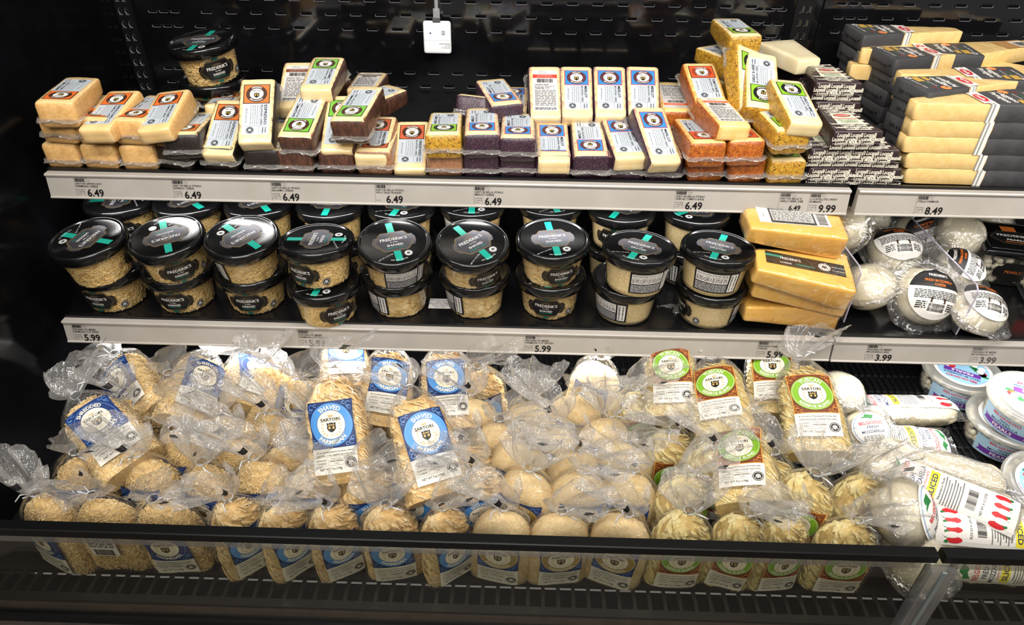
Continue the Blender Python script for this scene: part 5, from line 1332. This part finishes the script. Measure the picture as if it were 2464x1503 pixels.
def bag_label(kind, seed):
    sq, di, dk, t1, t2 = LAB[kind]; p = Pr(); S = ink('bag_sq_'+kind, *sq); D = ink('bag_disc_'+kind, *di); N = ink('bag_dk_'+kind, *dk); CR = ink('bag_cream', 240, 232, 212); TN = ink('bag_tan', 196, 164, 98); OR = ink('bag_orange', 226, 150, 66); LB = ink('bag_light', 120, 168, 226); PP = ink('bag_paper', 232, 226, 214)
    hw, y0, y1, y2 = .0325, .010, .048, .118
    p.rect(PP, -hw, y0, hw, y1, 0, 12, 6); p.rect(S if kind != 'tuscan' else OR, -hw, y1, hw, y2, 0, 12, 10)
    if kind == 'tuscan': p.rect(S, -hw+.0014, y1+.0014, hw-.0014, y2-.0014, 2, 12, 10)
    cu, cv = 0, (y1+y2)/2; orn = OR if kind == 'tuscan' else LB
    for sx in (-1, 1):
        for sy in (-1, 1):
            for rr, ox, oy in ((.0036, .0265, .0285), (.0026, .0205, .0305), (.0026, .0285, .0225), (.0016, .0255, .0245)):
                p.ring(orn, cu+sx*ox, cv+sy*oy, rr-.0007, rr, 4, 12, 1, radians(30), radians(320))
    ev = 1.04 if kind != 'tuscan' else .96
    p.ell(D, cu, cv, .0310, .0310*ev, 6, 48, 7); p.ring(LB if kind in ('shredded', 'shaved') else CR, cu, cv, .0290, .0295, 9, 44, ev)
    p.ell(CR, cu, cv, .0205, .0205*ev, 9, 40, 5); p.ring(N, cu, cv, .0205, .0209, 10, 40, ev)
    p.arc(CR, t1, cu, cv, .0250, .0088 if len(t1) < 7 else .0078, True, .03, 11, ev); p.arc(CR, t2, cu, cv, .0250, .0084 if len(t2) < 9 else .0070, False, .03, 11, ev)
    crown(p, cu, cv+.0135, .0062, TN, 12); p.text(K, 'SARTORI.', cu, cv+.0078, .0062, 0, 'C', .03, .0300, 12); crest(p, cu, cv-.0035, .0135, K, TN, 12); laurel(p, cu, cv-.004, .0135, TN, 12, .0024); p.text(TN, '1939', cu, cv-.0155, .0030, k=12)
    tx = ('We are quietly grateful for the sweet, mellow,', 'nutty flavor of this delightful Sartori favorite.') if kind != 'tuscan' else ('A rich blend of Parmesan & Fontina that', 'elevates any meal like a stunning Tuscan sunset.')
    for i, t in enumerate(tx): p.text(K, t, 0, y1-.0050-.0048*i, .0036, 0, 'C', .012, .054, 3)
    p.line(K, (-.030, y1-.0125), (.030, y1-.0125), .0003, 3); p.line(K, (-.030, y1-.0255), (.012, y1-.0255), .0003, 3)
    p.text(K, ('SHAVED' if kind == 'tuscan' else t1), -.021, y1-.0168, .0040, k=3); p.text(K, 'CHEESE', -.021, y1-.0215, .0040, k=3); p.line(K, (-.0115, y1-.0142), (-.0115, y1-.0240), .0003, 3)
    p.text(K, 'INTERNATIONAL', .001, y1-.0155, .0022, k=3); p.text(K, 'AWARD-WINNING', .001, y1-.0190, .0042, 0, 'C', .012, .021, 3); p.text(K, 'CHEESE', .001, y1-.0228, .0022, k=3); p.line(K, (.0135, y1-.0142), (.0135, y1-.0330), .0003, 3)
    p.text(K, 'NET WT 7oz (198g)', -.008, y1-.0302, .0052, 0, 'C', .015, .034, 3); seal(p, .0225, y1-.0235, .0080, K, PP, 3)
    def fn(u, v, h):
        u *= .92; v = .018+(v-.010)*.90; a, b = prof(v); n = ex(v); x = max(-a*.97, min(a*.97, u)); y = -b*(1-abs(x/a)**n)**(1/n)
        th = atan2(y/b, x/a); w = max(0, min(1, (v-.105)/.05)); l = lump(atan2(math.copysign(abs(y/b)**(n/2), y), math.copysign(abs(x/a)**(n/2), x)), v, seed)*(1-w); r_ = sqrt(x*x+y*y)
        f = 1+l/r_
        return (x*f, y*f-.0020-h-.004*w, v)
    return p.mesh('label', fn, .00008)
def facts_label(seed):
    p = Pr(); p.rect(WH, -.020, .060, .020, .112, 0, 6, 8); p.fine(K, -.018, .080, .018, .110, 8, 2, 4); p.bars(K, -.014, .062, .014, .076, 24, 2, 6)
    def fn(u, v, h):
        a, b = prof(v); n = ex(v); y = b*(1-abs(u/a)**n)**(1/n)+.0035+h; return (-u, y, v)
    return p.mesh('facts_label', fn, .0001)
_bag = {}
def bag_parts(kind, var):
    key = (kind, var)
    if key not in _bag:
        f1, nk = bag_film(var); b = MB()
        b.tube([(.0078*cos(a), .0078*sin(a), ZN-.001+.001*a/6) for a in [i*6.28/10 for i in range(11)]], .0009, TIE, 5)
        q = random.Random(var); a = q.uniform(-2.6, -.6)
        b.tube([(.008*cos(a), .008*sin(a), ZN), (.018*cos(a), .018*sin(a), ZN+.003), (.026*cos(a+.2), .026*sin(a+.2), ZN-.002)], .0010, TIE, 5); b.tube([(.008*cos(a+.4), .008*sin(a+.4), ZN), (.017*cos(a+.7), .017*sin(a+.7), ZN+.007)], .0010, TIE, 5)
        _bag[key] = (bag_fill(kind, var), f1, nk, b.mesh('twist_tie'), bag_label(kind, var), facts_label(var))
    return _bag[key]
NB = [0]
def bag_obj(kind, M, label, group, var=None, flat=False):
    v = NB[0] % 5 if var is None else var; NB[0] += 1
    v2 = v % 3 if kind in ('shaved', 'tuscan') else v % 3
    fi, f1, nk, ti, lb, fb = bag_parts(kind, v2)
    t = thing('cheese_bag', label, 'cheese bag', M, group)
    ob('cheese_filling', fi, t, None, 'stuff'); ob('film', f1, t); ob('gathered_neck', nk, t); ob('twist_tie', ti, t); ob('label', lb, t); ob('facts_label', fb, t)
    return t
def bag_lie(kind, base, neck, Z, label, group, spin=0, var=None, sgn=1, s=1.0, Y=None):
    """base/neck pixels, base point at height Z (or depth Y)"""
    Bp = pt(*base, Z=Z) if Y is None else pt(*base, Y=Y); A = two_point(base, neck, ZN*s, Bp, sgn); c = Bp+A*.08
    y = (c-CAM); y = (y-A*y.dot(A)).normalized(); y = Matrix.Rotation(radians(spin), 3, A) @ y; x = y.cross(A)
    return bag_obj(kind, frame(x, y, A, Bp) @ Matrix.Scale(s, 4), label, group, var)
def bag_up(kind, px, py, Z, lx, ly, spin, label, group, var=None, s=1.0):
    """upright bag with its tied neck at a pixel and height"""
    N = pt(px, py, Z=Z); A = V((lx, ly, 1)).normalized(); y = V((0, 1, 0)); y = (y-A*y.dot(A)).normalized(); y = Matrix.Rotation(radians(spin), 3, A) @ y; x = y.cross(A)
    return bag_obj(kind, frame(x, y, A, N-A*ZN*s) @ Matrix.Scale(s, 4), label, group, var)
# heroes lying on the heap
H_ = 'cheese bags lying on the heap'
bag_lie('shredded', (330, 1128), (182, 950), -.24, 'shredded parmesan bag lying askew on the heap by the end wall', H_, 0, 0, Y=-.335)
bag_lie('shredded', (365, 1010), (275, 850), 0, 'shredded parmesan bag half hidden behind the askew one, label folded', H_, -34, 1, Y=-.21)
bag_lie('shredded', (440, 1030), (500, 846), 0, 'shredded parmesan bag leaning back with its lower label in view', H_, 14, 0, Y=-.24)
bag_lie('shredded', (600, 1000), (596, 850), 0, 'shredded parmesan bag turned sideways beneath the price rail', H_, 30, 2, Y=-.19)
bag_lie('shredded', (640, 1085), (690, 930), 0, 'shredded parmesan bag tilted with the label edge-on', H_, 36, 1, Y=-.26)
bag_lie('shaved', (830, 1160), (795, 880), 0, 'shaved parmesan bag standing on the heap, light blue label turned', H_, -16, 0, s=1.0, Y=-.335)
bag_lie('shaved', (1060, 1200), (980, 930), 0, 'shaved parmesan bag foremost on the heap, tilted light blue label', H_, 12, 1, s=1.02, Y=-.365)
bag_lie('shaved', (915, 1040), (945, 830), 0, 'shaved parmesan bag behind the two foremost ones, label partly covered', H_, 4, 0, Y=-.22)
bag_lie('shaved', (1085, 1045), (1066, 826), 0, 'shaved parmesan bag with its whole label in view under the rail', H_, 2, 2, Y=-.22)
bag_lie('shaved', (835, 950), (826, 815), 0, 'shaved parmesan bag at the back with a faded blue label', H_, 6, 1, Y=-.14)
bag_lie('tuscan', (1625, 1015), (1606, 806), 0, 'green-labelled blend bag at the back, top of the label hidden', H_, 2, 0, Y=-.20)
bag_lie('tuscan', (1745, 1058), (1712, 860), 0, 'green-labelled blend bag with wire tie sticking out', H_, -2, 1, Y=-.26)
bag_lie('tuscan', (1868, 1010), (1852, 815), 0, 'green-labelled blend bag behind the tall ones', H_, 2, 2, Y=-.19)
bag_lie('tuscan', (1972, 1100), (1922, 862), 0, 'green-labelled blend bag standing tallest beside the mozzarella', H_, 16, 0, s=1.02, Y=-.285)
bag_lie('tuscan', (1800, 1228), (1780, 1000), 0, 'green-labelled blend bag foremost on the heap with full label', H_, -8, 2, s=1.0, Y=-.37)
# the heap: upright tied bags seen from above
HE = 'tied bags standing in the heap'; ZH = -.262
heap = []
for kind, lst in (('shredded', [(120, 1175), (245, 1180), (380, 1185), (522, 1182), (150, 1105), (345, 1105), (505, 1120), (430, 1045), (545, 1060), (405, 900), (300, 940), (520, 985), (710, 900), (640, 1005), (430, 950), (585, 1135), (640, 870)]),
                  ('shaved', [(668, 1190), (795, 1192), (918, 1195), (1050, 1200), (650, 1110), (735, 1040), (872, 1130), (1120, 1075), (745, 1120), (980, 1100), (1150, 1140), (1150, 880)]),
                  ('grated', [(1190, 1205), (1340, 1212), (1480, 1218), (1140, 945), (1287, 952), (1386, 944), (1446, 858), (1205, 1010), (1330, 1012), (1465, 995), (1278, 1085), (1408, 1115), (1500, 1050), (1506, 1145), (1238, 1150), (1330, 1150)]),
                  ('tuscan', [(1640, 1212), (1790, 1235), (1905, 1238), (2040, 1235), (1612, 1045), (1640, 1130), (1690, 1100), (1945, 1150), (2040, 1150), (1880, 1120), (1530, 930)])):
    for px, py in lst: heap.append((kind, px, py))
near = {'shredded': 'clear tied bag of shredded parmesan standing in the heap, neck up', 'shaved': 'clear tied bag of shaved parmesan standing in the heap, neck up', 'grated': 'clear tied bag of grated parmesan standing in the heap, neck up', 'tuscan': 'clear tied bag of shaved cheese blend standing in the heap, neck up'}
hp = []
for kind, px, py in heap:
    if py > 1160: continue
    z = ZH+R.uniform(-.006, .012); n_ = pt(px, py, Z=z); hp.append([kind, n_.x, n_.y, z, n_.x, n_.y])
FRX = [118, 252, 400, 565, 680, 800, 938, 1070, 1205, 1345, 1490, 1640, 1775, 1880, 2035]
fixed = [(atx(px, -.40, -.35).x, -.378) for px in FRX]
for it in range(60):          # let neighbouring bags settle side by side
    for i, a in enumerate(hp):
        for j, c in enumerate(hp):
            if j <= i: continue
            dx, dy = c[1]-a[1], (c[2]-a[2])*1.45; d = sqrt(dx*dx+dy*dy) or 1e-5; o_ = .080-d
            if o_ > 0:
                k_ = o_*.25/d; a[1] -= dx*k_; a[2] -= dy*k_/1.45; c[1] += dx*k_; c[2] += dy*k_/1.45
        for fx, fy in fixed:
            dx, dy = a[1]-fx, (a[2]-fy)*1.45; d = sqrt(dx*dx+dy*dy) or 1e-5; o_ = .080-d
            if o_ > 0: a[1] += dx*o_*.4/d; a[2] += abs(dy)*o_*.4/d/1.45
        a[1] += (a[4]-a[1])*.04; a[2] += (a[5]-a[2])*.04
for kind, X_, Y_, z, _, _ in hp:
    A = V((R.uniform(-.08, .08), R.uniform(-.10, .0), 1)).normalized(); y = V((0, 1, 0)); y = (y-A*y.dot(A)).normalized(); y = Matrix.Rotation(radians(R.uniform(-28, 28)), 3, A) @ y
    bag_obj(kind, frame(y.cross(A), y, A, V((X_, Y_, z))-A*ZN), near[kind].replace('standing in the heap, neck up', 'just behind the row at the glass' if Y_ < -.275 else 'in the middle of the heap' if Y_ < -.185 else 'at the back under the price rail'), HE)
# front row behind the glass: (label centre pixel x, kind, spin)
GLB = 'bags standing behind the glass front'
fr = [(118, 'shredded', -20, .05), (252, 'shredded', 180, .03), (400, 'shredded', 4, .0), (565, 'shaved', 42, .03), (680, 'shaved', 40, .02), (800, 'shaved', 30, .02), (938, 'shaved', 10, .0), (1070, 'shaved', 34, .0), (1205, 'grated', -8, .03), (1345, 'grated', 6, .0), (1490, 'grated', -14, .06), (1640, 'tuscan', 0, .02), (1775, 'tuscan', -12, .05), (1880, 'tuscan', 8, -.02), (2035, 'tuscan', -4, -.05)]
wh = ['in the corner by the end wall', 'with only its facts label showing', 'with the dark blue label square to the glass', 'showing half a light blue label beside the dark one', 'showing a sliver of light blue label', 'third of the light blue ones, label turned', 'with the light blue label square to the glass', 'beside the gold labels, blue label turned', 'with a gold label beside the blue ones', 'with a crumpled gold label between two gold ones', 'with a gold label folded at the corner', 'with a green label square to the glass', 'with a green label half covered by its neighbour', 'with a green label overlapping its neighbour', 'with a green label nearest the joint post']
for i, (px, k, sp, lx) in enumerate(fr):
    q = atx(px, -.40, -.35); A = V((lx, -.06-.05*R.random(), 1)).normalized(); y = V((0, 1, 0)); y = (y-A*y.dot(A)).normalized(); y = Matrix.Rotation(radians(sp), 3, A) @ y
    bag_obj(k, frame(y.cross(A), y, A, V((q.x-lx*.08, -.374, ZD-.002))) @ Matrix.Diagonal((.84 if i in (3, 4, 5, 7, 12, 13) else .95, .92, 1, 1)), 'bag of %s %s' % ({'shredded': 'shredded parmesan', 'shaved': 'shaved parmesan', 'grated': 'grated parmesan', 'tuscan': 'shaved cheese blend'}[k], wh[i]), GLB)
